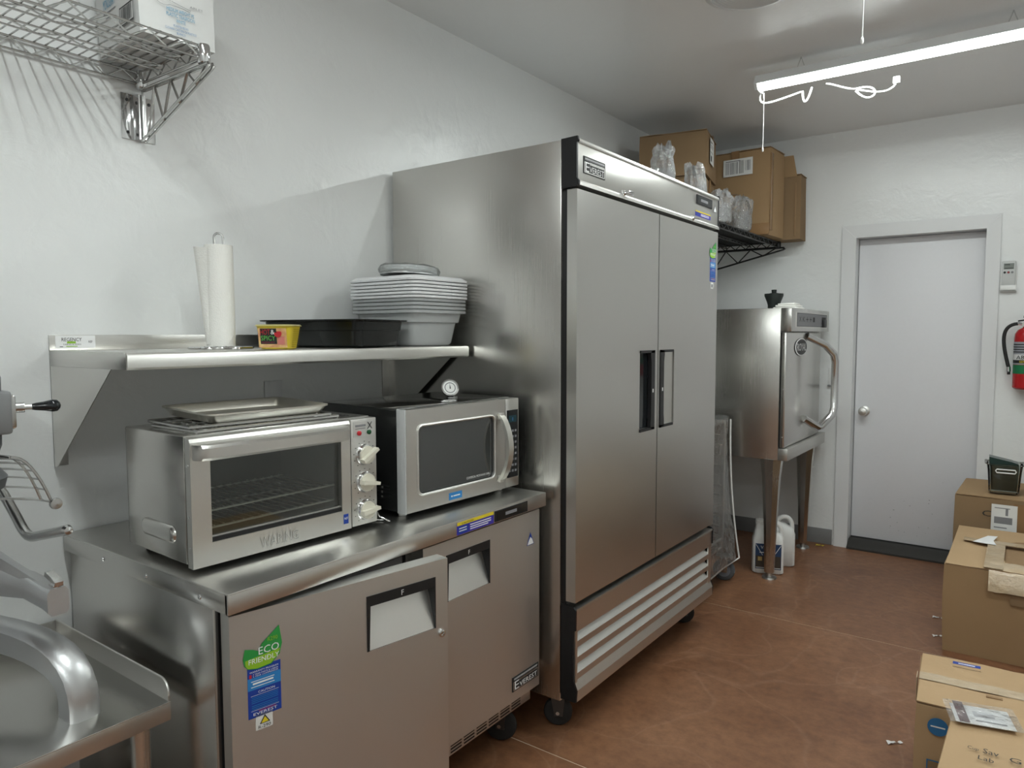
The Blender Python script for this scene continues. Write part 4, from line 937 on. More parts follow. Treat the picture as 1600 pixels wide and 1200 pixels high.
# ------------------------------------------------------------------ cartons
def carton(name, label, loc, rz, w, d, h, m, flap=None, tape=None, group=None, seam='x', sag=.0, cat='cardboard box', seed=1, gap=.003):
    """base centre at loc; seam of the top flaps runs along seam axis; returns the root"""
    t = thing(name, label, cat, loc, rz, group); rnd = random.Random(seed)
    jit = [Vector((rnd.uniform(-1, 1), rnd.uniform(-1, 1), 0))*.006 for _ in range(4)]
    b = B(); cs = [(-1, -1), (1, -1), (1, 1), (-1, 1)]
    def sec(z, k, g=0): return [Vector((c[0]*(w/2-g), c[1]*(d/2-g), z))+jit[i]*k for i, c in enumerate(cs)]
    secs = [sec(0, 0), sec(h*.33, .5), sec(h*.66, .9), sec(h-.004, 1)]
    for q in secs[1:3]:
        for p in q: p.x *= 1.008; p.y *= 1.008
    b.loft(secs, m, (True, False)); b.loft([sec(h-.004, 1), sec(h-.004, 1, .004), sec(h*.5, 1, .004)], card_edge, (False, False))
    b.poly(sec(h-.008, 1, .004), card_edge)
    b.build('body', t, angle=25)
    fm = flap or m
    for sgn in (-1, 1):
        f = B(); nx = 8; top = []; bot = []
        for i in range(nx+1):
            for j in range(5):
                u = -1+2*i/nx; v = j/4
                if seam == 'x': px, py = u*(w/2), sgn*(d/2-(d/2-gap/2)*v)
                else: px, py = sgn*(w/2-(w/2-gap/2)*v), u*(d/2)
                zz = h-.001+.004*noise.noise(Vector((px*9+seed, py*9, seed)))-sag*v*(1-u*u)+ (.0015 if sgn > 0 else 0)
                top.append(f.bm.verts.new((px, py, zz+.004))); bot.append(f.bm.verts.new((px, py, zz)))
        for i in range(nx):
            for j in range(4):
                a, b2, c2, d2 = i*5+j, i*5+j+1, (i+1)*5+j+1, (i+1)*5+j
                f.face([top[a], top[b2], top[c2], top[d2]], fm); f.face([bot[d2], bot[c2], bot[b2], bot[a]], fm)
        edge = [i*5 for i in range(nx+1)] + [nx*5+j for j in range(1, 5)] + [i*5+4 for i in range(nx-1, -1, -1)] + [j for j in range(3, 0, -1)]
        for q in range(len(edge)):
            a, c2 = edge[q], edge[(q+1) % len(edge)]; f.face([top[a], top[c2], bot[c2], bot[a]], card_edge)
        f.build('flap', t, angle=30)
    if tape:
        tp = B(); tm_ = tape; tw_ = .026
        n = 14
        for (a, b2) in ((-1, 1),):
            rows = []
            for i in range(n+1):
                u = -1+2*i/n
                for q in (-tw_, 0, tw_):
                    zz = h+.0048+.0045*abs(noise.noise(Vector((u*5+seed, q*60, 2))))-sag*(1-u*u)
                    rows.append(tp.bm.verts.new((u*(w/2+.001), q, zz) if seam == 'x' else (q, u*(d/2+.001), zz)))
            for i in range(n):
                for j in range(2): tp.face([rows[i*3+j], rows[i*3+j+1], rows[(i+1)*3+j+1], rows[(i+1)*3+j]], tm_)
        for sgn in (-1, 1):
            if seam == 'x': tp.box((sgn*(w/2+.0075)-.001, -tw_, h-.07), (sgn*(w/2+.0075)+.001, tw_, h+.005), tm_)
            else: tp.box((-tw_, sgn*(d/2+.0075)-.001, h-.07), (tw_, sgn*(d/2+.0075)+.001, h+.005), tm_)
        tp.build('tape', t, angle=60)
    return t
def barcode(x, y, w, h, n, m, seed=3):
    r = random.Random(seed); out = []; p = 0
    while p < 1:
        a = r.uniform(.2, 1)/n; out.append(('r', x+w*p, y, w*min(a, 1-p), h, m)); p += a+r.uniform(.3, 1.1)/n
    return out

# white cutlery carton on the chrome shelf: left-front corner at c0, front edge along v
c0 = Vector((-1.815, .928, 2.1605)); v_ = Vector((math.sin(math.radians(5)), math.cos(math.radians(5)), 0)); rz_ = math.atan2(v_.y, v_.x)-PI/2
n2 = Vector((v_.y, -v_.x, 0)); cw, cd, chh = .190, .262, .24
cen = c0+v_*(cw/2)-n2*(cd/2)
t = carton('cutlery_carton', 'white carton of plastic teaspoons on the chrome wire shelf', cen, rz_, cd, cw, chh, card_white, flap=card_white, tape=tape_clear, seam='x', seed=4)
# local axes: +x = n2 (front), +y = v_
b = B(); fx = cd/2+.0045
P0 = (fx, -cw/2, 0)
for s_, zz, hh, wd, m_ in (('MEDIUM WEIGHT PS', .069, .0090, .070, ink_teal), ('PLASTIC TEASPOON', .057, .0090, .072, ink_teal), ('WHITE', .045, .0085, .024, ink_teal), ('PS INTERMEDIO', .033, .0055, .038, ink_blue), ('CUCHARA CAFETERA DE PLASTICO', .0245, .0055, .080, ink_blue), ('BLANCO', .016, .0055, .022, ink_blue)):
    b.text(s_, (fx, .004-wd/2, zz), X_, Z_, wd, hh, m_)
b.text('ABLES', (fx, .028, .092), X_, Z_, .034, .0055, ink_grey)
sp_pts = [Vector((fx+.0008, -.038+.018*math.cos(a), (.112-.022)+.010*math.sin(a))) for a in [PI*.12+2*PI*i/22*.88 for i in range(22)]]
b.tube(sp_pts + [Vector((fx+.0008, .010, .084)), Vector((fx+.0008, .028, .081)), Vector((fx+.0008, .030, .085)), Vector((fx+.0008, .008, .089)), Vector((fx+.0008, -.018, .094))], .0005, ink_grey, 4)
b.build('front_print', t)
b = B(); Xn = (1, 0, 0); fy = -cw/2-.0045
b.plate((.020, fy, .034), Xn, Z_, .088, .048, card_white, [('r', 0, 0, 1, .07, ink), ('r', 0, .93, 1, .07, ink), ('r', 0, 0, .035, 1, ink), ('r', .965, 0, .035, 1, ink)] + barcode(.10, .12, .78, .78, 22, ink), .0005)
b.text('MONOGRAM', (-.085, fy, .105), Xn, Z_, .075, .026, ink_teal); b.rect((-.085, fy, .094), Xn, Z_, 0, 0, .080, .003, ink_grey); b.rect((-.07, fy, .080), Xn, Z_, 0, 0, .045, .003, ink_grey); b.rect((.065, fy, .098), Xn, Z_, 0, 0, .014, .004, ink_grey)
b.build('side_print', t)

# black wire shelf along the left wall towards the back
t = thing('black_wire_shelf', 'black wire shelf high on the left wall holding boxes behind the refrigerator', 'shelf', (-1.76, 4.16, 1.99))
BZ = 2.022
wire_shelf(t, WX+.012, -1.420, 3.40, 4.925, BZ, black_wire, .024, (-1.60, -1.76, -1.93), rw=.003, re=.0042)
for xx in (WX+.020, -1.418):
    for yy in (4.93, 3.395): B().lathe([(.015, BZ-.045), (.018, BZ-.04), (.018, BZ-.004), (.015, BZ+.001)], (xx, yy, 0), black, 'z', 16).build('corner_sleeve', t, True)
for yy in (4.925, 3.45):
    shelf_bracket(t, yy, WX+.010, -1.372, 1.982, 1.805, black_wire, .0048)

def place_label(t, O, X, Y, w, h, items, name='shipping_label', m=paper): 
    b = B(); b.plate(O, X, Y, w, h, m, items, .0006); return b.build(name, t)
Yn = (0, 1, 0); Xm = (1, 0, 0)
# stacked pair at the left
A2 = carton('cardboard_box', 'lower brown cardboard box under another box on the black wire shelf', (-1.785, 4.12, BZ+.0045), math.radians(12), .37, .36, .285, card_dark, tape=tape_brown, seed=11)
A1 = carton('cardboard_box', 'upper brown cardboard box nearest the ceiling, stacked on another box', (-1.785, 4.135, BZ+.0045+.297), math.radians(12), .385, .37, .245, card_dark, tape=tape_brown, seed=12)
place_label(A1, (.385/2+.009, -.105, .075), Yn, Z_, .13, .145, [('r', .1, .82, .4, .05, ink), ('r', .1, .70, .7, .03, ink_grey), ('r', .1, .62, .6, .03, ink_grey), ('r', .1, .44, .6, .03, ink_grey), ('r', .12, .10, .30, .22, ink)])
B1 = carton('cardboard_box', 'tall brown cardboard box with a wide barcode label on the black wire shelf', (-1.585, 4.705, BZ+.0045), math.radians(-3), .44, .26, .535, card, tape=tape_brown, seam='y', seed=21)
place_label(B1, (-.075, -.26/2-.0095, .385), Xm, Z_, .190, .105, barcode(.08, .12, .42, .70, 16, ink_grey, 5) + barcode(.55, .12, .16, .76, 8, ink, 6) + barcode(.75, .25, .18, .6, 8, ink_grey, 8) + [('r', .08, .86, .5, .05, ink_grey)])
b = B()
b.tube([(-.195, -.1405, .02), (-.18, -.1405, .24), (-.165, -.1405, .27), (-.14, -.1405, .27), (-.13, -.1405, .24), (-.13, -.1405, .02)], .0012, ink_grey, 4); b.tube([(-.08, -.1405, .02), (-.08, -.1405, .27), (.02, -.1405, .27), (.04, -.1405, .24), (.04, -.1405, .02)], .0012, ink_grey, 4); b.box((-.10, -.1408, .05), (.10, -.1398, .06), tape_brown); b.build('handle_print', B1)
b = B(); b.box((-.225, -.1405, .004), (.2265, -.1385, .075), tape_brown, .0008); b.box((.2235, -.13, .03), (.2285, -.09, .5), tape_brown, .001); b.build('side_tape', B1)
C1 = carton('cardboard_box', 'narrow open cardboard box at the far end of the black wire shelf', (-1.395, 4.955, BZ+.0045), math.radians(2), .25, .16, .41, card_dark, seam='x', seed=31)
b = B(); b.prism([(-.08, .40), (.10, .40), (.075, .535), (-.08, .535)], 'y', -.085, -.081, card); b.build('raised_flap', C1)
b = B(); b.box((.09, -.0865, .02), (.098, -.084, .36), card_edge); b.build('side_crease', C1)

def cup_bag(label, x, y, z, r, h, twist, seed, inner=True):
    t = thing('bag_of_cups', label, 'bag', (x, y, z), 0, 'clear bags of plastic cups')
    hh = h*.66
    b = B()
    for k in range(6):
        b.lathe([(r*.62, hh*k/8+.002), (r*.80, hh*k/8+hh*.30), (r*.86, hh*k/8+hh*.31), (r*.86, hh*k/8+hh*.33)], (x, y, z), film, 'z', 24, False)
    b.build('cups', t, True)
    b = B(); rings = []; seg = 36; rnd = Vector((seed*3.1, seed*1.3, 0))
    for r_, q, amp in ((.0, .0, 0), (.80, .0, .02), (.98, .05, .05), (1.0, .25, .07), (1.02, .45, .09), (1.0, .60, .15), (.93, .72, .22), (.80, .80, .28), (.68+twist*.5, .88, .36), (.55+twist*.5, .95, .42), (.30+twist*.5, 1.0, .40), (.05, .95, .0)):
        ring = []
        for j in range(seg):
            a = 2*PI*j/seg; f = noise.noise(Vector((math.cos(a)*2.2, math.sin(a)*2.2, q*2.5))+rnd)+.6*noise.noise(Vector((math.cos(a)*6, math.sin(a)*6, q*5))+rnd)
            rr = r*r_*(1+amp*1.6*f); ring.append(b.bm.verts.new((x+rr*math.cos(a)+r*.35*(q**3)*math.sin(seed), y+rr*math.sin(a), z+.001+h*q*(1+.10*amp*4*f*q))))
        rings.append(ring)
    for A, Bv in zip(rings, rings[1:]):
        for j in range(seg): b.face([A[j], A[(j+1) % seg], Bv[(j+1) % seg], Bv[j]], bag_film)
    b.build('film', t, True, angle=12); return t
FT = 2.056
cup_bag('twisted clear bag of plastic cups standing tallest, in front of the upper box', -1.47, 3.225, FT, .055, .245, .28, 3)
cup_bag('clear bag of plastic cups peeking over the right half of the refrigerator top', -1.435, 3.545, BZ+.004, .060, .235, .0, 5)
cup_bag('clear bag of plastic cups just right of the refrigerator corner', -1.470, 3.97, BZ+.004, .066, .185, .10, 8)
cup_bag('rightmost clear bag of plastic cups on the black wire shelf', -1.475, 4.34, BZ+.004, .066, .205, .06, 9)

# ------------------------------------------------------------------ steamer oven by the door
R_ = thing('steamer_oven', 'stainless floor-standing oven on tapered legs with a large bent handle', 'oven', (-1.50, 4.55, 0))
ry0, ry1, rx0, rx1 = 4.11, 4.985, -1.93, -1.158
B().box((rx0, ry0, .700), (rx1, ry1, 1.556), sv, .003).build('cabinet', R_, True)
b = B(); b.box((rx1, ry0+.002, 1.426), (-1.100, ry1, 1.557), sv, .003); hd = b.build('control_header', R_, True)
b = B(); b.plate((-1.100, 4.195, 1.449), X_, Z_, .73, .088, s_bright, [('r', .02, .06, .96, .88, black), ('r', .035, .10, .93, .80, ink_grey)] + [('t', c, .08+.105*i, .38, .06, .32, ink) for i, c in enumerate('XK++-')] + [('r', .80, .25, .14, .5, ink)], .003); b.xf(Matrix.Translation(-Vector(R_.location))); b.build('control_display', hd)
b = B(); b.box((-1.099, 4.79, 1.452), (-1.083, 4.86, 1.50), black, .003); b.xf(Matrix.Translation(-Vector(R_.location))); b.build('rocker_switch', hd)
B().box((rx1, ry0+.015, .77), (-1.150, ry1-.03, 1.42), black_soft).build('door_seal', R_, True)
b = B(); b.box((-1.150, ry0+.006, .772), (-1.127, 4.90, 1.420), sv, .003); dd = b.build('door', R_, True)
b = B()
for z in (.83, 1.10, 1.37): b.lathe([(.006, 0), (.005, -.003), (0, -.004)], (-1.139, ry0+.006, z), chrome, 'y', 10, False)
b.xf(Matrix.Translation(-Vector(R_.location))); b.build('hinge_screws', dd)
hp = [(-1.127, 4.55, 1.40), (-1.04, 4.64, 1.345)] + [Vector((-1.005, 4.70, 1.29)), Vector((-.998, 4.72, 1.24)), Vector((-.998, 4.72, .96)), Vector((-1.005, 4.70, .915)), Vector((-1.055, 4.640, .845)), Vector((-1.065, 4.620, .842)), Vector((-1.127, 4.53, .90))]
b = B(); b.tube(hp, .022, chrome, 14); b.xf(Matrix.Translation(-Vector(R_.location))); b.build('handle', dd)
b = B(); bc = (-1.127, 4.415, 1.335)
b.lathe([(1, 0), (1, .004), (.94, .006), (.0, .006)], bc, black, 'x', 36, False, sq=(2, .135, .052)); b.lathe([(.985, .0045), (.93, .0066), (.88, .0066)], bc, white_print, 'x', 36, False, sq=(2, .135, .052)); b.text('ROYAL', (-1.1205, 4.318, 1.313), X_, Z_, .195, .044, white_print, .0008); b.xf(Matrix.Translation(-Vector(R_.location))); b.build('brand_badge', dd)
b = B(); b.box((rx1, ry0+.001, .700), (-1.105, ry1, .768), sy, .003); b.build('drip_ledge', R_, True)
for lx, ly in ((-1.205, 4.165), (-1.205, 4.90), (-1.86, 4.165), (-1.86, 4.90)):
    b = B()
    def oct_(z, r_, kx=1): return [Vector((lx+r_*math.cos(PI/8+i*PI/4), ly+r_*math.sin(PI/8+i*PI/4), z)) for i in range(8)]
    b.loft([oct_(.035, .028), oct_(.30, .036), oct_(.58, .050), oct_(.690, .062), oct_(.700, .064)], sv); b.build('leg', R_, True, angle=20)
    b = B(); b.lathe([(.016, .055), (.016, .012), (.040, .010), (.043, 0)], (lx, ly, 0), s_dull, 'z', 20); b.build('foot', R_, True)
t = thing('black_stopper', 'black knobbed stopper standing on top of the floor-standing oven', 'stopper', (-1.30, 4.46, 1.557))
b = B(); b.lathe([(.036, 0), (.036, .03), (.042, .05), (.056, .085), (.056, .098), (.03, .10), (.014, .104), (.016, .122), (0, .124)], (-1.30, 4.46, 1.557), pmat('dark_green_black', (.015, .02, .018), .4), 'z', 12, False); b.build('plug', t, True)
t = thing('folded_rag', 'folded white cloth lying on top of the floor-standing oven', 'cloth', (-1.19, 4.42, 1.557))
b = B()
for k in range(3): b.box((-1.27+.01*k, 4.33+.02*k, 1.558+.012*k), (-1.13-.012*k, 4.50, 1.569+.012*k), towel, .005)
b.rough_up(.004, 30, 2)
for v in b.bm.verts: v.co.z = max(v.co.z, 1.558)
b.build('cloth', t, True)

# ------------------------------------------------------------------ rolling rack under film
K = thing('sheet_pan_rack', 'rolling sheet pan rack wrapped in clear plastic between the refrigerator and oven', 'rack', (-1.65, 3.75, 0))
kx0, kx1, ky0, ky1 = -1.93, -1.425, 3.53, 3.975
for xx in (kx0, kx1):
    for yy in (ky0, ky1):
        B().box((xx-.013, yy-.013, .150), (xx+.013, yy+.013, .925), s_bright, .002).build('upright', K, True)
        caster(K, (xx+(.02 if xx == kx1 else -.02), yy, .150), .062, False, .2)
for yy in (ky0+.016, ky1-.016):
    for k in range(11): B().box((kx0, yy-.012, .26+.058*k), (kx1, yy+.012, .264+.058*k), s_bright, .001).build('slide', K, True)
for z in (.19, .24, .915):
    for xx in (kx0, kx1): B().cyl((xx, ky0, z), (xx, ky1, z), .011, s_bright, 10).build('crossbar', K, True)
    for yy in (ky0, ky1): B().cyl((kx0, yy, z), (kx1, yy, z), .011, s_bright, 10).build('crossbar', K, True)
b = B(); secs = []
for i in range(15):
    k = i/14; z = .13+.815*k; f_ = .035+.055*(1-k)**2.2; r2 = []
    for p in rrect((kx0+kx1)/2, (ky0+ky1)/2, (kx1-kx0)/2+f_, (ky1-ky0)/2+f_*.8, z, 6, .25): r2.append(p+noise.noise_vector(p*11)*.012)
    secs.append(r2)
b.loft(secs, film, (False, True)); b.build('plastic_cover', K, True, angle=15)
b = B(); b.tube([p for p in [Vector((kx1+.035+.055*(1-k)**2.2, ky1+.02+.03*(1-k)**2.2, .13+.80*k)) for k in [i/14 for i in range(15)]]], .005, pmat('film_hem', (.80, .80, .78), .4), 6)
b.tube([Vector((kx1+.090, ky1+.05, .13)), Vector((kx1+.06, ky1-.12, .11)), Vector((kx1+.02, ky1-.28, .06))], .004, MATS['film_hem'], 6); b.build('film_hem', K, True)

# ------------------------------------------------------------------ jugs
def jug(label, x, y, rz, lab):
    t = thing('plastic_jug', label, 'jug', (x, y, .0005), rz, 'white chemical jugs')
    wj = pmat('white_hdpe', (.78, .78, .76), .35)
    def s2(z, hx, hy, cx=0): return rrect(cx, 0, hx, hy, z, 5, .45)
    b = B(); b.loft([s2(0, .080, .060), s2(.006, .088, .066), s2(.195, .088, .066), s2(.228, .078, .058), s2(.250, .055, .045, -.02), s2(.268, .030, .028, -.04), s2(.290, .026, .026, -.045)], wj); b.build('bottle', t, angle=50)
    b = B(); b.lathe([(.027, .284), (.027, .305), (.024, .309), (0, .309)], (-.045, 0, 0), wj, 'z', 20, False); b.build('cap', t)
    b = B(); b.tube(bez((-.015, 0, .262), (.02, 0, .315), (.085, 0, .30), (.075, 0, .205), 12), .013, wj, 10); b.build('grip', t)
    if lab:
        b = B(); yy = -.0668
        b.plate((-.072, yy, .03), Xm, Z_, .144, .150, pmat('label_navy', (.02, .05, .12), .4), [('r', .02, .02, .96, .5, pmat('label_brown', (.055, .04, .03), .5)), ('t', 'Val', .20, .80, .22, .12, white_print), ('r', .16, .64, .26, .03, white_print), ('r', .10, .32, .16, .16, pmat('label_gold', (.45, .32, .12), .4)), ('r', .02, .04, .36, .02, white_print), ('r', .62, .04, .36, .02, white_print)], .0006)
        b.poly([(-.071, yy-.0011, .175), (-.068, yy-.0011, .175), (-.030, yy-.0011, .112), (-.033, yy-.0011, .112)], white_print); b.poly([(.071, yy-.0011, .175), (.033, yy-.0011, .112), (.030, yy-.0011, .112), (.068, yy-.0011, .175)], white_print); b.build('label', t)
    return t
jug('white plastic jug with a navy label standing behind the oven leg', -1.252, 4.285, math.radians(20), True)
jug('white plastic jug without a visible label, behind the labelled jug', -1.240, 4.470, math.radians(24), False)

# ------------------------------------------------------------------ things on the back wall
t = thing('light_switch', 'white wall switch plate beside the door casing', 'switch', (-1.078, BY, 1.13))
b = B(); b.box((-1.113, BY-.006, 1.075), (-1.043+.0, BY-.0005, 1.19), white, .002); b.build('plate', t, True)
b = B(); b.box((-1.095, BY-.012, 1.105), (-1.062, BY-.005, 1.16), white, .002); b.build('rocker', t, True)
b = B(); b.box((-1.115, BY-.018, 1.066), (-1.055, BY-.006, 1.074), ink_grey, .001); b.build('lower_edge', t, True)
t = thing('remote_control', 'pale grey air conditioner remote in a wall cradle right of the door', 'remote', (-.150, BY, 1.74))
gp_ = pmat('remote_grey', (.55, .56, .55), .4)
b = B(); b.box((-.184, BY-.024, 1.668), (-.118, BY-.010, 1.828), gp_, .004); rb = b.build('remote_body', t, True)
b = B(); b.plate((-.176, BY-.024, 1.782), Xm, Z_, .050, .034, pmat('lcd_grey', (.20, .22, .20), .2), [('r', .1, .1, .8, .12, ink), ('r', .1, .7, .5, .12, ink)], .0006); b.build('screen', t, True)
b = B()
for i, m_ in enumerate((ink, pmat('btn_red', (.25, .03, .03), .5), ink_grey)): b.lathe([(.0065, 0), (.006, -.002), (0, -.0022)], (-.170+.018*i, BY-.024, 1.764), m_, 'y', 14, False)
b.build('buttons', t, True)
b = B(); b.box((-.190, BY-.032, 1.655), (-.112, BY-.0255, 1.690), white, .003); b.box((-.190, BY-.010, 1.655), (-.112, BY-.0005, 1.80), white, .003); b.box((-.190, BY-.032, 1.655), (-.112, BY-.001, 1.664), white, .002); b.build('cradle', t, True)

t = thing('fire_extinguisher', 'red fire extinguisher with black hose hung on the back wall', 'extinguisher', (-.055, BY-.08, 1.10))
ex, ey = -.050, BY-.078
b = B(); b.lathe([(.045, 1.095), (.052, 1.098), (.060, 1.106), (.060, 1.385), (.057, 1.41), (.045, 1.432), (.024, 1.444), (.020, 1.452), (0, 1.452)], (ex, ey, 0), paint_red, 'z', 36, False); b.build('cylinder', t, True)
b = B(); b.lathe([(.0605, 1.185), (.0605, 1.235)], (ex, ey, 0), green_band, 'z', 36, False); b.build('band', t, True)
b = B(); b.lathe([(.0603, 1.237), (.0603, 1.365)], (ex, ey, 0), pmat('extinguisher_label', (.30, .31, .34), .4), 'z', 36, False); b.lathe([(.0606, 1.245), (.0606, 1.262)], (ex, ey, 0), ink, 'z', 36, False); b.lathe([(.0606, 1.263), (.0606, 1.295)], (ex, ey, 0), pmat('label_white', (.7, .7, .7), .5), 'z', 36, False)
for k in range(4): b.lathe([(.0606, 1.305+.014*k), (.0606, 1.311+.014*k)], (ex, ey, 0), ink, 'z', 36, False)
b.text('ABC', (ex-.045, ey-.0612, 1.267), Xm, Z_, .06, .022, ink); b.text('SENTRY', (ex-.03, ey-.0612, 1.247), Xm, Z_, .06, .012, s_yellow); b.build('label', t, True)
b = B(); b.lathe([(.018, 1.452), (.018, 1.475), (.014, 1.485), (0, 1.486)], (ex, ey, 0), chrome, 'z', 18, False); b.prism([(ex-.045, 1.478), (ex+.06, 1.496), (ex+.06, 1.504), (ex-.045, 1.487)], 'y', ey-.010, ey+.010, black); b.prism([(ex-.02, 1.500), (ex+.06, 1.525), (ex+.06, 1.533), (ex-.02, 1.512)], 'y', ey-.010, ey+.010, black); b.build('valve', t, True)
b = B(); b.lathe([(.014, 0), (.014, -.008), (0, -.009)], (ex-.012, ey-.016, 1.464), pmat('gauge_face', (.6, .6, .55), .3), 'y', 16, False); b.build('gauge', t, True)
b = B(); b.tube([(ex-.015, ey, 1.464), (ex-.045, ey, 1.468)], .007, chrome, 10); b.tube(bez((ex-.045, ey, 1.468), (ex-.13, ey, 1.46), (ex-.115, ey-.01, 1.36), (ex-.080, ey-.01, 1.22), 16), .0095, black_soft, 10); b.tube([(ex-.080, ey-.01, 1.222), (ex-.078, ey-.01, 1.195)], .0105, chrome, 10); b.tube([(ex-.078, ey-.01, 1.195), (ex-.0775, ey-.01, 1.178)], .008, black, 10); b.build('hose', t, True)
b = B(); b.box((ex-.02, ey+.060, 1.15), (ex+.02, BY-.0005, 1.42), black, .002); b.build('wall_bracket', t, True)

# wall outlet with plug behind the countertop oven
t = thing('wall_outlet', 'painted wall outlet with a black plug above the countertop oven', 'outlet', (WX, 1.485, 1.19))
b = B(); b.box((WX+.0005, 1.452, 1.140), (WX+.006, 1.522, 1.255), trim_m, .002); b.build('plate', t, True)
b = B(); b.box((WX+.006, 1.478, 1.160), (WX+.045, 1.520, 1.195), black_soft, .006); b.tube([(WX+.045, 1.50, 1.178), (WX+.060, 1.50, 1.15), (WX+.055, 1.50, 1.02), (WX+.05, 1.48, .90)], .005, black_soft, 8); b.build('plug', t, True)

# ------------------------------------------------------------------ cartons on the right
P_ = carton('cardboard_box', 'dark brown cardboard box under the clear bin, nearest the door', (.02, 4.755, 0.0005), math.radians(-1.5), .68, .53, .548, card_dark, flap=card, tape=tape_brown, seam='y', seed=41)
fy = -.53/2-.010
b = B(); b.text('Camps coll', (-.215, fy, .440), Xm, Z_, .30, .040, ink); b.build('printed_lettering', P_)
place_label(P_, (-.175, fy-.001, .372), Xm, Z_, .112, .148, [('r', .12, .32, .70, .24, ink_grey), ('r', .12, .16, .5, .04, ink_grey), ('r', .55, .62, .1, .25, ink_grey), ('r', .12, .86, .6, .03, ink_grey)])
place_label(P_, (.055, fy-.001, .365), Xm, Z_, .10, .135, barcode(.3, .6, .6, .3, 9, green_band, 5) + [('r', .2, .4, .6, .04, ink_grey), ('r', .2, .28, .5, .04, ink_grey)])
b = B(); b.box((-.08, fy-.0008, .02), (.20, fy+.002, .53), tape_brown); b.build('front_tape', P_)

Q_ = carton('cardboard_box', 'large battered cardboard box with a torn white label on its top', (.045, 4.035, .0005), math.radians(.5), .68, .76, .395, card, flap=card_pale, tape=tape_clear, seam='y', seed=57, sag=.02, gap=.012)
b = B(); b.poly([(-.262, .03, .4085), (-.165, .02, .4085), (-.180, .10, .4085), (-.165, .20, .4085), (-.205, .19, .4085)], white_print); b.build('torn_label', Q_)
b = B(); n_ = 16; rows = []
for i in range(n_+1):
    u = i/n_; x = -.02+.34*u*0+(-.16+.5*u)
    for q, z in ((-.012, .31), (.0, .385), (.02, .402), (.12, .4065)):
        rows.append(b.bm.verts.new((x, -.76/2-.012+q+.004*noise.noise(Vector((u*9, q*40, 1))), z+.008*noise.noise(Vector((u*12, z*20, 4))))))
for i in range(n_):
    for j in range(3): b.face([rows[i*4+j], rows[i*4+j+1], rows[(i+1)*4+j+1], rows[(i+1)*4+j]], tape_clear)
b.build('front_tape', Q_, angle=60)
b = B(); b.box((-.20, -.38, .4035), (-.13, .10, .4055), tape_clear); b.box((-.30, .05, .4050), (.20, .11, .4068), tape_clear); b.build('cross_tape', Q_)
b = B(); b.box((-.10, -.392, .26), (-.02, -.3895, .36), card_dark); b.build('side_patch', Q_)

R2 = carton('cardboard_box', 'pale cardboard box with clear tape along its top seam, in front of the battered box', (.075, 2.505, .0005), math.radians(4), .66, .36, .352, card_pale, tape=tape_clear, seam='x', seed=63)
fy = -.36/2-.009
b = B(); b.lathe([(.026, 0), (.026, -.0006), (0, -.0007)], (-.275, fy, .295), ink_blue, 'y', 24, False); b.rect((-.293, fy-.0008, .293), Xm, Z_, 0, 0, .036, .004, white_print); b.build('round_print', R2)
b = B(); b.plate((-.30, fy, .08), Xm, Z_, .10, .115, card_dark, [('r', 0, 0, 1, .03, ink_blue), ('r', 0, .97, 1, .03, ink_blue), ('r', 0, 0, .03, 1, ink_blue), ('r', .97, 0, .03, 1, ink_blue)] + [('r', .1, .1+.17*k, .8, .02, ink_blue) for k in range(5)], .0006); b.build('front_print', R2)
b = B(); b.plate((-.245, .118, .3575), Xm, Yn, .075, .042, card_pale, [('r', 0, .5, 1, .5, s_blue), ('r', .2, .68, .6, .14, white_print), ('r', 0, 0, 1, .02, ink_grey)], .0006); b.build('top_print', R2)
b = B(); b.box((-.16, -.055, .3545), (-.12, -.042, .3583), card_edge); b.build('hand_slot', R2)

S_ = carton('cardboard_box', 'nearest pale cardboard box with a mailing pouch and handwriting on top', (.190, 1.895, .0005), math.radians(-1), .66, .50, .447, card_pale, tape=None, seam='y', seed=71, gap=.001)
t = thing('mailing_pouch', 'clear mailing pouch with white papers and a dark red strip on the nearest box', 'pouch', (-.078, 2.075, .459), math.radians(14))
b = B(); b.box((-.060, -.045, 0), (.066, .050, .002), white_print, .0008); b.rect((-.060, -.045, .002), Xm, Yn, .045, .015, .065, .008, ink_grey); b.rect((-.060, -.045, .002), Xm, Yn, .045, .040, .045, .028, pmat('pale_print', (.6, .6, .62), .5)); b.build('papers', t)
b = B(); b.box((-.052, -.044, .0025), (-.030, .062, .0035), pmat('dark_red_film', (.10, .012, .015), .2), .0005); b.build('red_strip', t)
b = B(); g_ = 10; vv = [[b.bm.verts.new((-.074+.154*i/g_, -.056+.118*j/g_, .0045+.0035*abs(noise.noise(Vector((i*.55, j*.55, 3)))))) for j in range(g_+1)] for i in range(g_+1)]
for i in range(g_):
    for j in range(g_): b.face([vv[i][j], vv[i+1][j], vv[i+1][j+1], vv[i][j+1]], film)
b.build('film', t, angle=40)
b = B()
for wd, x, y, w, h in (('Sav', -.255, .005, .030, .022), ('Cup', -.285, .002, .022, .018), ('G', -.205, .0, .022, .022), ('Lab', -.262, -.03, .030, .018)): b.text(wd, (x, y, .4535), Xm, Yn, w, h, ink, .002)
b.build('handwriting', S_)

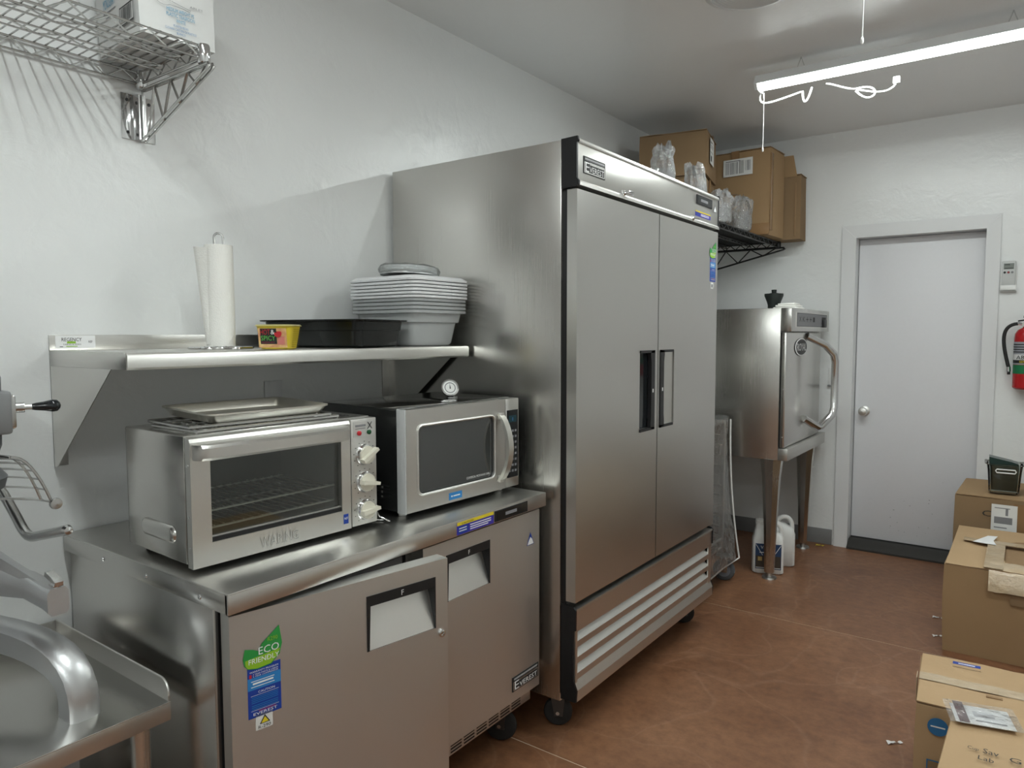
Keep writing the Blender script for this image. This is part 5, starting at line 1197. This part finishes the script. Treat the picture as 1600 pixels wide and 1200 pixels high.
# clear bin with dark green insert on the dark box
t = thing('clear_food_bin', 'clear plastic bin holding a dark green insert on the cardboard box by the door', 'bin', (-.118, 4.64, .5615), math.radians(3))
def bin_(z, h, k=5): return rrect(0, 0, h, h*.85, z, 5, .35)
b = B(); b.loft([bin_(0, .062), bin_(.006, .068), bin_(.12, .076), bin_(.150, .080), bin_(.156, .090), bin_(.160, .090), bin_(.158, .080), bin_(.12, .0735), bin_(.009, .0655)], clear_plastic); b.build('bin_body', t, angle=40)
b = B(); b.tube([(-.035, -.0695, .112), (.045, -.0695, .112), (.05, -.0695, .122), (.045, -.0695, .130), (-.035, -.0695, .130), (-.04, -.0695, .122)], .003, white, 6, closed=True); b.build('molded_grip', t)
dg = pmat('dark_green_plastic', (.012, .035, .030), .3)
b = B(); b.loft([rrect(0, 0, .058, .050, .014, 5, .3), rrect(0, 0, .064, .055, .135, 5, .3), rrect(-.004, 0, .066, .055, .150, 5, .3)], dg); b.prism([(-.070, .150), (.062, .148), (.060, .160), (.03, .170), (-.070, .190)], 'y', -.045, .045, dg); b.build('green_insert', t)
t = thing('crumpled_plastic_bag', 'crumpled clear plastic bag at the right edge beside the clear bin', 'bag', (.03, 4.66, .562))
b = B(); b.lathe([(.0, 0), (.045, 0), (.055, .03), (.050, .10), (.055, .16), (.03, .20), (0, .21)], (.035, 4.66, .562), film, 'z', 24, False); b.rough_up(.010, 22, 6)
for v in b.bm.verts: v.co.z = max(v.co.z, .562)
b.build('film', t, True, angle=15)

# litter on the floor
def scrap(label, x, y, rz, w, d, m):
    b = B(); n = 6; rows = []
    for i in range(n+1):
        for j in (0, 1): rows.append(b.bm.verts.new((-w/2+w*i/n, (-d/2 if j == 0 else d/2)*(.6+.4*math.sin(i+1)), .001+.006*abs(math.sin(i*1.3+j)))))
    for i in range(n): b.face([rows[2*i], rows[2*i+1], rows[2*i+3], rows[2*i+2]], m)
    o = b.build('plastic_scrap', angle=60); o.location = (x, y, .0006); o.rotation_euler = (0, 0, rz); return tag(o, label, 'litter')
scrap('torn clear film scrap on the floor left of the nearest boxes', -.345, 2.70, .6, .05, .02, pmat('scrap_white', (.7, .68, .66), .4))
scrap('curled pale scrap on the floor beside the battered box', -.325, 3.80, .5, .04, .02, MATS['scrap_white'])
scrap('small flat pale scrap on the floor near the battered box corner', -.345, 4.05, .0, .05, .02, MATS['scrap_white'])
scrap('small yellow packet lying by the baseboard behind the oven legs', -1.12, 5.0, .1, .05, .03, s_yellow)
